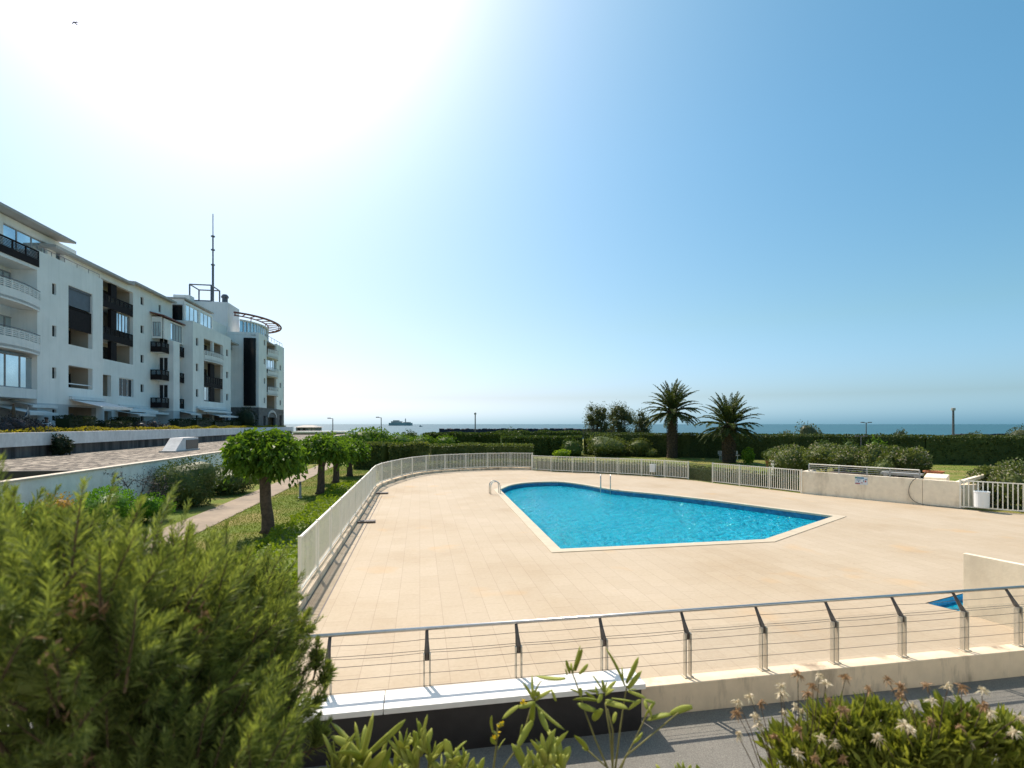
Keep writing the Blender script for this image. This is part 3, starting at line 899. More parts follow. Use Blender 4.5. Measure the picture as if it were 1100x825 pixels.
# low boxes and hatches lying along the left kerb
for (px, py, w_, lab) in ((412, 530.5, .58, 'farther of two low flat boxes on the deck beside the left kerb'), (390, 561.5, .58, 'nearer of two low flat boxes on the deck beside the left kerb')):
    p = G(px, py); s0, q0_ = SQ(p)
    m = MB(); m.sbox(s0 - .14, s0 + .14, KQ + .02, KQ + .02 + w_, 0.0, .07)
    tag(m.build('drain_box', M['dark_bracket'], bevel=.006), lab, 'drain box', 'drain boxes by the kerb')

# ------------------------------------------------------------------ garage roof, garden wall, terrace
WQ, PQ = -10.7, -20.4          # garden wall face, terrace parapet face
RZ = 1.66                      # gravel roof level
S0 = SQ(G(60, 506.5, RZ))[0]   # near edge of the gravel roof, open ramp before it
SE = 88.0
m = MB(); m.sbox(4, SE, WQ - .22, WQ, -.2, 1.84)
gw = empty('garden_wall', W(20, WQ, 0), 'long white painted wall holding the gravel roof above the shrubs', 'wall')
m.build('wall', M['white_wall'], gw)
m = MB(); m.sbox(4, SE, WQ - .26, WQ + .04, 1.842, 1.90); m.build('coping', M['rim'], gw)
m = MB(); m.sbox(S0, SE, PQ + .002, WQ - .23, LZ, RZ)
gro = empty('garage', W(S0, -15, 0), 'underground garage with a flat gravel roof and a front darkened for the shaded ramp', 'garage')
m.build('gravel_roof', M['gravel'], gro)
m = MB(); m.sbox(S0 - .25, S0 - .003, PQ + .003, WQ - .24, LZ, RZ + .05); m.build('shade_fascia', M['slate_wall'], gro)  # near-black face carries the shade of the ramp opening in its colour
pp_ = empty('terrace_wall', W(30, PQ, RZ), 'stained dark wall with a white parapet band below the apartment terrace', 'wall')
m = MB(); m.sbox(14, SE, PQ - .5, PQ, LZ, 2.24); m.build('stained_wall', M['black_stain'], pp_)
m = MB(); seams = [14, 25.5, 31.5, 37.5, 44.6, 52, 60, 70, SE]
for a, b in zip(seams[:-1], seams[1:]): m.sbox(a + .006, b - .006, PQ - .45, PQ + .22, 2.243, 2.95)
m.build('parapet', M['parapet'], pp_)
m = MB(); m.sbox(14, SE, -60, PQ - .505, LZ, 2.55)
struct(m.build('terrace', M['path']))
# the terrace wall drops back to the garden at its far end
def vent(px0, px1, py_top, py_bot, label):
    p = G(px0 + 8, py_bot, RZ); q_far = SQ(p)[1]
    s1q = SQ(G(px1 - 2, py_bot - 1.5, RZ)); q0 = s1q[1]; s1 = s1q[0]; s0 = S(px0 + (px1 - px0) * .30, q0)
    h = (py_bot - py_top) / F * p.y * .92
    e = empty('roof_vent', W(s0, q0, RZ), label, 'roof vent', 'vents on the gravel roof')
    w = .75
    m = MB()
    m.hexa([W(s0 - .2, q0, RZ), W(s1, q0, RZ), W(s1, q0 - w, RZ), W(s0 - .2, q0 - w, RZ),
            W(s0 + (s1 - s0) * .3, q0, RZ + h), W(s1, q0, RZ + h), W(s1, q0 - w, RZ + h), W(s0 + (s1 - s0) * .3, q0 - w, RZ + h)])
    m.build('hood', M['parapet'], e)
    MB().sbox(s0 + (s1 - s0) * .42, s1 - .08, q0 + .003, q0 + .03, RZ + .12, RZ + h - .14).build('grille', M['dark_bracket'], e)
    MB().sbox(s0 - .3, s1 + .08, q0 - w - .08, q0 + .08, RZ - .01, RZ + .09).build('base', M['lamp_pale'], e)
vent(178, 215, 469, 484.5, 'white wedge shaped vent standing on the gravel roof')
vent(283, 300, 464.5, 470.5, 'distant white wedge shaped vent at the far end of the gravel roof')

# ------------------------------------------------------------------ apartment building
FQ, DQ = -24.0, -26.0
bld = empty('apartment_building', W(45, FQ, 2.55), 'long white apartment block with dark balconies and a round corner tower above a terrace', 'apartment building')
mq = lambda q: (lambda a, d, z: W(a, q + d, z))          # facade frame: a along s, d outwards
mu = lambda s: (lambda a, d, z: W(s - d, a, z))          # end-wall frame: a along q, d towards the viewer
FL = [2.55, 5.25, 8.05, 10.85, 13.6]
SLZ = [4.0, 6.8, 9.6, 12.4, 15.1]
def panel(fr, a0, a1, z0, z1, holes=(), t=.3, mat='facade', name='wall'):
    A = sorted({a0, a1} | {x for h in holes for x in h[:2]}); Z = sorted({z0, z1} | {x for h in holes for x in h[2:4]})
    inh = lambda x, z: any(h[0] - 1e-6 < x < h[1] + 1e-6 and h[2] - 1e-6 < z < h[3] + 1e-6 for h in holes)
    m = MB()
    sol = [[not inh((A[i] + A[i + 1]) / 2, (Z[k] + Z[k + 1]) / 2) for k in range(len(Z) - 1)] for i in range(len(A) - 1)]
    ok = lambda i, k: 0 <= i < len(A) - 1 and 0 <= k < len(Z) - 1 and sol[i][k]
    for i in range(len(A) - 1):
        for k in range(len(Z) - 1):
            if not sol[i][k]: continue
            x0, x1, y0, y1 = A[i], A[i + 1], Z[k], Z[k + 1]
            m.quad(fr(x0, 0, y0), fr(x1, 0, y0), fr(x1, 0, y1), fr(x0, 0, y1))
            m.quad(fr(x0, -t, y0), fr(x0, -t, y1), fr(x1, -t, y1), fr(x1, -t, y0))
            if not ok(i - 1, k): m.quad(fr(x0, 0, y0), fr(x0, 0, y1), fr(x0, -t, y1), fr(x0, -t, y0))
            if not ok(i + 1, k): m.quad(fr(x1, 0, y0), fr(x1, -t, y0), fr(x1, -t, y1), fr(x1, 0, y1))
            if not ok(i, k - 1): m.quad(fr(x0, 0, y0), fr(x0, -t, y0), fr(x1, -t, y0), fr(x1, 0, y0))
            if not ok(i, k + 1): m.quad(fr(x0, 0, y1), fr(x1, 0, y1), fr(x1, -t, y1), fr(x0, -t, y1))
    return m.build(name, M[mat], bld)
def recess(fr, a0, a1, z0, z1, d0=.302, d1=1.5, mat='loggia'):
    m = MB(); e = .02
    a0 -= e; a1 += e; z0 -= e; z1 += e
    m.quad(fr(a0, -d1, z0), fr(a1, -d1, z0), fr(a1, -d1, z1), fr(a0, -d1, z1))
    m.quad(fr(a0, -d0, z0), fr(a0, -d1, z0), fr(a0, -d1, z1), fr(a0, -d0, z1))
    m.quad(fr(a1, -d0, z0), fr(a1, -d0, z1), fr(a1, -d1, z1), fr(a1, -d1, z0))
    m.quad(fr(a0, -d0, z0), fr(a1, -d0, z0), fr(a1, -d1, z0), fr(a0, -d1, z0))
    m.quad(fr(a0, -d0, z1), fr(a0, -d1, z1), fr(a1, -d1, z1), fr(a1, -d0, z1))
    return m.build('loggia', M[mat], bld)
def window(fr, a0, a1, z0, z1, d=0.0, n=2, fm='frame_grey', gm='glass', fw=.06, depth=.07):
    m = MB()
    m.box(a0, a1, d, d + depth, z0, z0 + fw, fr); m.box(a0, a1, d, d + depth, z1 - fw, z1, fr)
    xs = [a0 + (a1 - a0) * k / n for k in range(n + 1)]
    for k, x in enumerate(xs):
        x0 = x if k == 0 else x - fw / 2; x1 = x + fw if k == 0 else (x + fw / 2 if k < n else x); x0 = x - fw if k == n else x0
        m.box(x0, x1, d, d + depth, z0 + fw + .001, z1 - fw - .001, fr)
    w = m.build('window', M[fm], bld)
    p = MB()
    for k in range(n):
        p.box(xs[k] + fw * .4, xs[k + 1] - fw * .4, d + .015, d + .03, z0 + fw * .6, z1 - fw * .6, fr)
    p.build('pane', M[gm], w)
    return w
def slit(fr, a0, a1, zc, hh=.37, t=.3):
    m = MB(); m.box(a0 - .02, a1 + .02, -.16, -.13, zc - hh - .02, zc + hh + .02, fr)
    return m.build('slit_window', M['dark_glass'], bld)
def lattice(fr, a0, a1, z0, z1, d=0.0, solid=.5, nv=None, mat='dark_wood', n=6):
    """dark balcony front: frame, uprights and open slats over a solid lower board"""
    m = MB(); h = z1 - z0
    m.box(a0, a1, d, d + .06, z1 - .06, z1, fr)
    m.box(a0, a1, d, d + .06, z0, z0 + h * solid, fr)
    nv = nv or max(2, int((a1 - a0) / .8))
    for k in range(nv + 1):
        x = a0 + (a1 - a0 - .09) * k / nv; m.box(x, x + .09, d + .002, d + .055, z0 + h * solid, z1 - .06, fr)
    zz0 = z0 + h * solid; st_ = (z1 - .06 - zz0) / n
    for k in range(n):
        m.box(a0, a1, d + .012, d + .035, zz0 + st_ * (k + .38), zz0 + st_ * (k + 1), fr)
    return m.build('balcony_front', M[mat], bld)
def curved_balcony(a0, a1, q, zf, bulge, label=None):
    n = 12; pts = []
    for k in range(n + 1):
        f_ = k / n; pts.append(W(a0 + (a1 - a0) * f_, q + bulge * math.sin(math.pi * (.12 + .76 * f_)) - bulge * .2, 0))
    def ring(m, z0, z1, th):
        for i in range(n):
            a, b = pts[i], pts[i + 1]; t_ = (b - a).normalized(); nn = Vector((-t_.y, t_.x, 0)) * th
            m.hexa([Vector((p.x, p.y, z0)) for p in (a, b, b + nn, a + nn)] + [Vector((p.x, p.y, z1)) for p in (a, b, b + nn, a + nn)])
    m = MB(); ring(m, zf - .30, zf + .42, .10); f = m.build('balcony_front', M['facade_plain'], bld)
    m = MB()
    for z in (.49, .60, .71, .82): ring(m, zf + z, zf + z + .055, .06)
    for i in range(0, n + 1):
        p = pts[i]; m.box(p.x - .03, p.x + .03, p.y - .03, p.y + .03, zf + .42, zf + .88)
    m.build('lattice', M['facade_plain'], f)
    m = MB(); m.tube([p + Vector((0, 0, zf + .97)) for p in pts], .025, 6); m.build('top_rail', M['antenna'], f)
    m = MB(); m.prism([(p.x, p.y) for p in pts] + [tuple(W(a1, q - 1.0)[:2]), tuple(W(a0, q - 1.0)[:2])], zf - .2, zf - .05); m.build('floor_slab', M['facade_plain'], bld)
def awning(a0, a1, q, z, out, drop, rolled=False):
    m = MB()
    if not rolled:
        m.hexa([W(a0, q, z - .02), W(a1, q, z - .02), W(a1, q + out, z - drop - .02), W(a0, q + out, z - drop - .02),
                W(a0, q, z), W(a1, q, z), W(a1, q + out, z - drop), W(a0, q + out, z - drop)])
        m.sbox(a0, a1, q + out + .003, q + out + .09, z - drop - .16, z - drop + .03)
    m.sbox(a0 - .1, a1 + .1, q - .02, q + .2, z + .005, z + .22)
    return m.build('awning', M['awning'], bld)

# --- segment A: curved white balconies, at the left edge
sA = S(40, FQ); q = FQ - 1.5
panel(mq(q), 22, sA + .2, 2.55, 13.3, [], .3)
panel(mq(FQ), 22, S(3, FQ) - 3.2, 2.55, 14.4)            # wall beyond the frame
m = MB()
m.sbox(28, sA, q + .003, FQ - .02, FL[1] - .25, FL[1] + .35); m.build('floor_slab', M['facade_plain'], bld); m = MB()
m.sbox(28, sA, q + .003, FQ - .003, 13.2, 13.45); m.build('floor_slab', M['facade_plain'], bld)
window(mq(FQ - .35), S(2, FQ) - 1.6, S(36, FQ - .3), 5.62, 7.62, n=4)
curved_balcony(31.2, sA - .02, FQ + .02, FL[2], .9)
curved_balcony(31.2, sA - .02, FQ + .02, FL[3], .9)
for z, n_ in ((FL[2], 3), (FL[3], 2)):
    window(mq(q + .02), S(-6, q), S(22 if n_ == 3 else 10, q), z + .1, z + 2.1, n=n_)
m = MB(); m.sbox(S(14, q), S(24, q), q + .003, q + .04, FL[3] + .05, FL[3] + 2.0); m.build('doorway', M['dark_glass'], bld)
lattice(mq(FQ - .02), 28, S(41.5, FQ), 13.42, 14.45, nv=9, solid=.45)
awning(S(4, FQ - 1.4), S(44, FQ - .8), FQ - 1.4, 4.95, 1.5, .35)
awning(S(-14, FQ - 1.4), S(20, FQ - 1.4), FQ - 1.45, 4.6, 2.2, .5)
# --- segment B: plain white wall with large openings
sB = S(110.5, FQ)
sl = (S(56, FQ), S(60.5, FQ))
o0, o1 = S(73.5, FQ), S(99.5, FQ)
holes = [(*sl, z - .37, z + .37) for z in SLZ[:4]] + [(o0, o1, 5.95, 7.5), (o0, o1, 8.95, 13.05), (o0, o1 + .4, 2.6, 4.6)]
panel(mq(FQ), sA, sB, 2.55, 14.5, holes)
for z in SLZ[:4]: slit(mq(FQ), *sl, z)
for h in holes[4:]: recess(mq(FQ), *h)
panel(mu(sA), FQ - 1.5, FQ - .302, 2.55, 14.5, t=.2); panel(mu(sB + .003), -30, FQ - .302, 2.55, 14.5, t=-.2)
MB().sbox(o0 + .01, o1 - .01, FQ - .22, FQ - .15, 11.7, 12.95).build('roller_blind', M['blind'], bld)
MB().sbox(o0 + .01, o1 - .01, FQ - .32, FQ - .08, 12.9, 13.045).build('blind_box', M['antenna'], bld)
lattice(mq(FQ - .14), o0 + .01, o1 - .01, 10.1, 11.6, solid=.9, nv=4)
MB().sbox(o0 + .01, o1 - .01, FQ - 1.4, FQ - .15, 10.6, 10.85).build('floor_slab', M['facade_plain'], bld)
MB().sbox(o0 + .01, o1 - .01, FQ - .18, FQ - .12, 6.2, 6.27).build('top_rail', M['frame_white'], bld)
for (a, z) in ((o0 + 1.9, 9.2), (o0 + 2.2, 6.0)):
    MB().sbox(a, a + .8, FQ - 1.49, FQ - 1.45, z, z + 1.1).build('doorway', M['dark_glass'], bld)
window(mq(FQ - 1.45), o0 + .1, o1 + .2, 3.3, 4.2, n=3)
awning(S(75, FQ), S(110, FQ), FQ, 5.12, 2.0, .5)
# --- penthouse over A and B with the flat overhanging roof
pq = -26.3
panel(mq(pq), 22, S(82, pq), 13.3, 16.85, [(S(3.5, pq), S(51, pq), 14.2, 16.35), (S(60, pq), S(66, pq), 14.35, 16.3)])
window(mq(pq - .2), S(3.5, pq), S(51, pq), 14.2, 16.35, n=3); window(mq(pq - .2), S(60, pq), S(66, pq), 14.35, 16.3, n=1)
m = MB(); m.hexa([W(20, -25.3, 16.86), W(S(82, -25.3), -25.3, 16.86), W(S(82, -25.3), -36, 17.6), W(20, -36, 17.6),
                  W(20, -25.3, 17.02), W(S(82, -25.3), -25.3, 17.02), W(S(82, -25.3), -36, 17.76), W(20, -36, 17.76)])
m.build('roof', M['roof'], bld)
m = MB(); m.sbox(sA, sB, -30, FQ - .3, 13.9, 14.1); m.build('floor_slab', M['facade_plain'], bld)
pts = [W(s_, FQ - .15, 14.85) for s_ in (S(43, FQ), S(60, FQ), S(80, FQ), S(109, FQ))]
m = MB(); m.tube(pts, .025, 6)
for p in resample(pts, 1.4): m.tube([p, p - Vector((0, 0, .35))], .02, 5)
m.build('roof_rail', M['antenna'], bld)
# --- segments C and D: recessed wall with stacked dark balconies
c0, c1_ = S(111.5, DQ) - .4, S(143, DQ)
sD = 60.2
slD = (S(151, DQ), S(154.5, DQ)); slD2 = (S(170.5, DQ), S(173, DQ))
holes = [(c0, c1_, 8.85, 15.5), (S(110, DQ), S(119.5, DQ), 5.75, 7.55), (S(128, DQ), S(143.5, DQ), 5.85, 7.5)] + [(*slD, z - .37, z + .37) for z in SLZ] + [(*slD2, 14.75, 15.5)]
gfo = [(S(112, DQ), S(120, DQ), 2.6, 4.5), (S(127, DQ), S(141, DQ), 2.6, 4.5)]
panel(mq(DQ), sB - 1, sD, 2.55, 16.3, holes + gfo)
for z in SLZ: slit(mq(DQ), *slD, z)
slit(mq(DQ), *slD2, 15.12)
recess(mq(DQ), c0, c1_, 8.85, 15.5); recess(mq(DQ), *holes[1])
window(mq(DQ - .22), *holes[2], n=3, gm='dark_glass', fm='frame_white')
for h in gfo:
    recess(mq(DQ), *h); window(mq(DQ - 1.4), h[0] + .2, h[1] - .2, 3.2, 4.2, n=2)
mid0, mid1 = S(120.5, DQ), S(126.5, DQ)
for k, z in enumerate((FL[2] + .4, FL[3], FL[4])):
    if k: 
        MB().sbox(c0, c1_, DQ - 1.48, DQ - .1, z - .3, z - .08).build('floor_slab', M['facade_plain'], bld)
        lattice(mq(DQ - .06), c0 + .02, c1_ - .02, z - .35, z + .75, solid=.5, nv=7)
    MB().sbox(mid0, mid1, DQ - .35, DQ - .08, z + (.78 if k else -.1), min(15.48, (FL[3] if k == 0 else FL[4] if k == 1 else 16) - .36)).build('balcony_screen', M['dark_wood'], bld)
window(mq(DQ - .3), mid1 + .1, c1_ - .3, FL[3] + .76, FL[4] - .36, n=4)
MB().sbox(mid1 + .2, mid1 + 1.3, DQ - 1.47, DQ - 1.42, 8.9, 10.2).build('doorway', M['dark_glass'], bld)
MB().sbox(mid1 + .2, mid1 + 1.3, DQ - 1.47, DQ - 1.42, 13.7, 15.2).build('doorway', M['dark_glass'], bld)
awning(S(127, DQ), S(158, DQ), DQ, 4.9, .9, .25); awning(S(124, DQ), S(143, DQ), DQ, 4.55, 1.8, .3)
for (px0, px1, z, nm) in ((60, 145, 15.95, 0), (146, 190, 16.2, 0)):
    qe = DQ + .55; a0, a1 = S(px0, qe), S(px1, qe)
    MB().hexa([W(a0, qe, z), W(a1, qe, z), W(a1, -38, z + .9), W(a0, -38, z + .9), W(a0, qe, z + .2), W(a1, qe, z + .2), W(a1, -38, z + 1.1), W(a0, -38, z + 1.1)]).build('roof', M['roof'], bld)
# --- segment E: white pier with balconies on both sides and a glazed box on top
e0, e1, eq = 57.2, 58.55, -24.6
panel(mq(eq), e0, e1, 2.55, 11.86, t=.2); panel(mu(e0), DQ + .002, eq - .202, 2.55, 11.86, t=.2)
MB().sbox(e1 - .2, e1, DQ + .003, eq - .203, 2.55, 11.86).build('wall', M['facade'], bld)
EZ = (5.0, 7.75, 10.5)
for z in EZ:
    qa, qb = DQ + .02, DQ + 1.0
    lattice(mu(55.7), qa, qb, z, z + 1.0, solid=.55, nv=2)
    lattice(mq(qb - .06), 55.76, e0 - .01, z, z + 1.0, solid=.55, nv=2)
    MB().sbox(55.74, e0 - .01, qa, qb - .07, z - .02, z + .16).build('floor_slab', M['facade_plain'], bld)
    window(mu(e0 + .0), DQ + .1, DQ + .95, z + 1.0, z + 2.4, d=.01, n=2, gm='dark_glass', fm='frame_white')
    lattice(mq(eq - .3), e1 + .02, sD - .02, z, z + 1.05, solid=.55, nv=2)
    MB().sbox(e1 + .01, sD - .01, DQ + .004, eq - .32, z - .02, z + .16).build('floor_slab', M['facade_plain'], bld)
    window(mq(DQ + .02), e1 + .15, sD - .6, z + .3, z + 2.3, d=.02, n=2)
panel(mu(55.9), DQ + .01, eq - .5, 11.87, 14.0, [(DQ + .1, eq - .6, 12.05, 13.5)], t=.15)
window(mu(55.9), DQ + .1, eq - .6, 12.05, 13.5, d=-.1, n=3)
panel(mq(eq - .35), 56.1, sD - .03, 11.87, 13.9, [(57.4, 59.9, 12.0, 13.75)], t=.12)
window(mq(eq - .44), 57.4, 59.9, 12.0, 13.75, n=4)
MB().hexa([W(55.5, eq - .1, 14.0), W(sD - .02, eq - .1, 13.92), W(sD - .02, DQ + .02, 14.3), W(55.5, DQ + .02, 14.3), W(55.5, eq - .1, 14.12), W(sD - .02, eq - .1, 14.04), W(sD - .02, DQ + .02, 14.42), W(55.5, DQ + .02, 14.42)]).build('roof', M['red_steel'], bld)
awning(e1 + .1, sD + .8, eq - .4, 4.8, 1.4, .3); awning(52.5, 57.0, DQ, 4.7, 1.0, .2)
# --- segment F: second plain white block
fE = 71.4
f0, f1 = S(219, FQ), S(239.5, FQ)
slF = (S(210.5, FQ), S(213.2, FQ)); slF2 = (S(243, FQ), S(245.2, FQ))
gf = (S(217, FQ), S(228, FQ), 2.6, 4.5)
gf2 = (S(230, FQ), S(241.5, FQ), 2.6, 4.5)
holes = [(*slF, z - .42, z + .42) for z in SLZ[:4]] + [(*slF2, z - .42, z + .42) for z in SLZ[:4]] + [(f0, f1, 6.0, 13.1), gf, gf2]
panel(mq(FQ), sD, fE, 2.55, 14.5, holes)
panel(mu(sD), -28, FQ - .302, 2.55, 14.5, t=.25)
for z in SLZ[:4]: slit(mq(FQ), *slF, z); slit(mq(FQ), *slF2, z)
recess(mq(FQ), f0, f1, 6.0, 13.1); recess(mq(FQ), *gf); recess(mq(FQ), *gf2)
curved_balcony(f0 + .02, f1 - .02, FQ - .05, 10.85, .7)
MB().sbox(f0, f1, FQ - 1.48, FQ - .1, 7.75, 7.98).build('floor_slab', M['facade_plain'], bld)
lattice(mq(FQ - .1), f0 + .02, f1 - .02, 7.7, 8.95, solid=.4, nv=8)
g0, g1 = S(227, FQ), S(231.5, FQ)
for z0_, z1_ in ((6.02, 7.68), (8.97, 10.5)): MB().sbox(g0, g1, FQ - .4, FQ - .12, z0_, z1_).build('balcony_screen', M['dark_wood'], bld)
window(mq(FQ - .3), f0 + .05, g0 - .05, 6.1, 7.68, n=3)
for z in (6.1, 8.1, 11.0): MB().sbox(g1 + .4, g1 + 1.3, FQ - 1.49, FQ - 1.44, z, z + 1.9).build('doorway', M['dark_glass'], bld)
m = MB(); m.sbox((f0 + f1) / 2 - .25, (f0 + f1) / 2 + .15, FQ - .302, FQ - .05, 11.8, 13.09); m.build('wall', M['facade'], bld)
awning(S(211, FQ), S(242, FQ), FQ, 5.1, .7, .2); awning(S(221, FQ), S(243, FQ), FQ, 4.6, 1.4, .25)
# penthouse of F: corner glazing
hq = FQ - 1.0
MB().sbox(sD + .3, fE + 4, -40, FQ - .31, 14.1, 14.3).build('roof', M['roof'], bld)
panel(mu(sD + .5), -29.2, hq - .1, 14.3, 16.9, [(-29, -26.7, 14.5, 16.3), (-26.5, -25.2, 14.5, 16.3)], t=.2)
window(mu(sD + .5), -29, -26.7, 14.5, 16.3, d=-.15, n=2, gm='dark_glass'); window(mu(sD + .5), -26.5, -25.2, 14.5, 16.3, d=-.15, n=1, gm='dark_glass')
h1 = S(228.5, hq)
panel(mq(hq), sD + .5, h1, 14.5, 16.7, [(sD + .8, (sD + h1) / 2, 14.6, 16.45), ((sD + h1) / 2 + .5, h1 - .2, 14.6, 16.45)], t=.15)
window(mq(hq - .12), sD + .8, (sD + h1) / 2, 14.6, 16.45, n=3, fm='frame_white'); window(mq(hq - .12), (sD + h1) / 2 + .5, h1 - .2, 14.6, 16.45, n=3, fm='frame_white')
panel(mq(hq - 1.2), h1, 76.2, 14.3, 16.8, t=.2)
MB().sbox(sD + .35, h1 + .1, -34, hq + .1, 16.91, 17.05).build('roof', M['roof'], bld)
# stair head with mast frame and chimney
MB().sbox(76.2, 80.8, -31.5, -26, 14.2, 20.15).build('stair_head', M['facade_plain'], bld)
MB().sbox(74.8, 76.19, -32.2, -30.2, 14.2, 20.6).build('stair_head', M['facade_plain'], bld)
MB().lathe(W(77.2, -26.7, 20.15), [(.36, 0), (.36, .75), (.48, .8), (.48, 1.0), (.3, 1.25), (.05, 1.3)], 12).build('chimney', M['antenna'], bld)
# --- segment G: recess with balconies
panel(mq(-25.6), fE, 76.1, 2.55, 14.4, [(fE + .3, fE + 3.2, 2.6, 13.4)]); recess(mq(-25.6), fE + .3, fE + 3.2, 2.6, 13.4)
for z in FL[1:4]:
    lattice(mq(-25.5), fE + .3, fE + 3.2, z - .2, z + 1.2, solid=.5, nv=3)
    MB().sbox(fE + .32, fE + 3.18, -27.05, -25.62, z - .25, z - .03).build('floor_slab', M['facade_plain'], bld)
lattice(mq(-25.4), fE + .02, 75.9, 13.5, 14.9, solid=.8, nv=4, mat='frame_grey')
# --- tower H and end block I
hs0, hq_ = 76.1, -22.0
HT = 16.1
hE = S(286.5, hq_)
panel(mu(hs0), -30, hq_ - .303, 5.72, HT, t=.25); panel(mu(hs0), -30, hq_ - .303, 2.55, 5.715, t=.25, mat='stone_base')
k_ = lambda px: (lambda x: (hs0 * UQ.x / 1.0, x))(0)
MB().sbox(hs0 - .16, hs0 - .003, -23.9, -22.35, 5.9, 15.3).build('stair_glazing', M['dark_glass'], bld)
panel(mq(hq_), hs0, hE, 5.72, HT, [(S(283.5, hq_), S(285, hq_), z - .4, z + .4) for z in SLZ[1:]])
for z in SLZ[1:]: slit(mq(hq_), S(283.5, hq_), S(285, hq_), z)
iE = S(304.5, hq_); i1 = S(297, hq_)
panel(mq(hq_), hs0, iE, 2.55, 5.715, [(S(283, hq_), S(285.5, hq_), 3.2, 4.6), (S(288, hq_), S(296, hq_), 2.6, 4.4), (S(300.3, hq_), S(302.6, hq_), 2.6, 4.8)], mat='stone_base')
a0, a1 = S(288, hq_), S(296, hq_)
MB().sbox(a0 - 2.3, iE, hq_ - 2.2, hq_ - 1.7, 2.55, 5.7).build('wall', M['stone_base'], bld)
window(mq(hq_ - 1.68), a0 - .3, a1, 2.7, 4.4, n=3, fm='frame_white')
m = MB(); n_ = 10; rr_ = (a1 - a0) / 2; cc = (a0 + a1) / 2
for k in range(n_):
    an0, an1 = math.pi * k / n_, math.pi * (k + 1) / n_
    b_ = [(cc - rr_ * math.cos(an), 4.4 + .75 * math.sin(an)) for an in (an0, an1)]
    t_ = [(cc - (rr_ + .35) * math.cos(an), 4.4 + 1.1 * math.sin(an)) for an in (an0, an1)]
    m.hexa([W(b_[0][0], hq_ + .003, b_[0][1]), W(b_[1][0], hq_ + .003, b_[1][1]), W(b_[1][0], hq_ + .1, b_[1][1]), W(b_[0][0], hq_ + .1, b_[0][1]),
            W(t_[0][0], hq_ + .003, t_[0][1]), W(t_[1][0], hq_ + .003, t_[1][1]), W(t_[1][0], hq_ + .1, t_[1][1]), W(t_[0][0], hq_ + .1, t_[0][1])])
m.build('arch', M['lamp_pale'], bld)
panel(mq(hq_), i1, iE, 5.72, 15.9, [(S(300.5, hq_), S(302, hq_), z - .4, z + .4) for z in SLZ[1:4]])
for z in SLZ[1:4]: slit(mq(hq_), S(300.5, hq_), S(302, hq_), z)
MB().sbox(iE, iE + .4, -34, hq_ - .02, 2.55, 15.9).build('wall', M['slate_wall'], bld)
recess(mq(hq_), hE, i1, 5.72, 15.4, d0=.1, d1=1.8)
for z in FL[1:5]:
    MB().sbox(hE + .02, i1 - .02, hq_ - 1.78, hq_ - .3, z - .1, z + .1).build('floor_slab', M['facade_plain'], bld)
    if z > 6: curved_balcony(hE + .03, i1 - .03, hq_ + .05, z - .1, .9)
window(mq(hq_ - .25), hE + .1, i1 - .1, FL[3] + .7, FL[4] - .2, n=4, fm='frame_white')
MB().sbox(hs0, iE, -40, hq_ - .31, 15.6, 15.8).build('roof', M['roof'], bld)
for a_, b_ in ((W(hE, hq_ - .2), W(iE, hq_ - .2)), ):
    m = MB(); m.tube([Vector((a_.x, a_.y, 16.5)), Vector((b_.x, b_.y, 16.5))], .03, 6)
    for p in resample([a_, b_], 1.5): m.tube([Vector((p.x, p.y, 15.9)), Vector((p.x, p.y, 16.5))], .025, 5)
    m.build('roof_rail', M['antenna'], bld)
# round glazed lookout and red pergola on the tower
def ell(a, b, ph, z, c=(83.0, -26.8)): return W(c[0] + a * math.cos(ph), c[1] + b * math.sin(ph), z)
m = MB(); g = MB(); n_ = 22
for k in range(n_):
    p0, p1 = 2.62 * k / n_, 2.62 * (k + 1) / n_
    for z0_, z1_ in ((15.8, 16.4), (17.95, 18.15)):
        m.hexa([ell(6.3, 3.9, p0, z0_), ell(6.3, 3.9, p1, z0_), ell(6.0, 3.6, p1, z0_), ell(6.0, 3.6, p0, z0_), ell(6.3, 3.9, p0, z1_), ell(6.3, 3.9, p1, z1_), ell(6.0, 3.6, p1, z1_), ell(6.0, 3.6, p0, z1_)])
    m.tube([ell(6.2, 3.8, p0, 16.4), ell(6.2, 3.8, p0, 17.95)], .06, 5)
    g.quad(ell(6.1, 3.7, p1, 16.4), ell(6.1, 3.7, p0, 16.4), ell(6.1, 3.7, p0, 17.95), ell(6.1, 3.7, p1, 17.95))
lk = m.build('round_lookout', M['facade_plain'], bld); g.build('pane', M['glass'], lk)
MB().sbox(77, 87.5, -31, -27.02, 15.8, 18.1).build('round_lookout_back', M['facade_plain'], bld)
m = MB(); n_ = 26
for (a, b, r_, zo) in ((8.6, 5.6, .13, 0), (8.3, 5.3, .07, .0), (6.4, 3.8, .09, 0)):
    m.tube([ell(a, b, -.12 + 2.9 * k / n_, 18.55 + zo) for k in range(n_ + 1)], r_, 6)
for k in range(13):
    ph = -.05 + 2.8 * k / 12; m.tube([ell(8.6, 5.6, ph, 18.62), ell(6.2, 3.6, ph, 18.62)], .07, 5)
for k in range(1, 12, 3):
    ph = 2.7 * k / 12; m.tube([ell(6.4, 3.8, ph, 18.5), ell(6.2, 3.7, ph, 18.1)], .06, 5)
m.build('roof_pergola', M['red_steel'], bld)
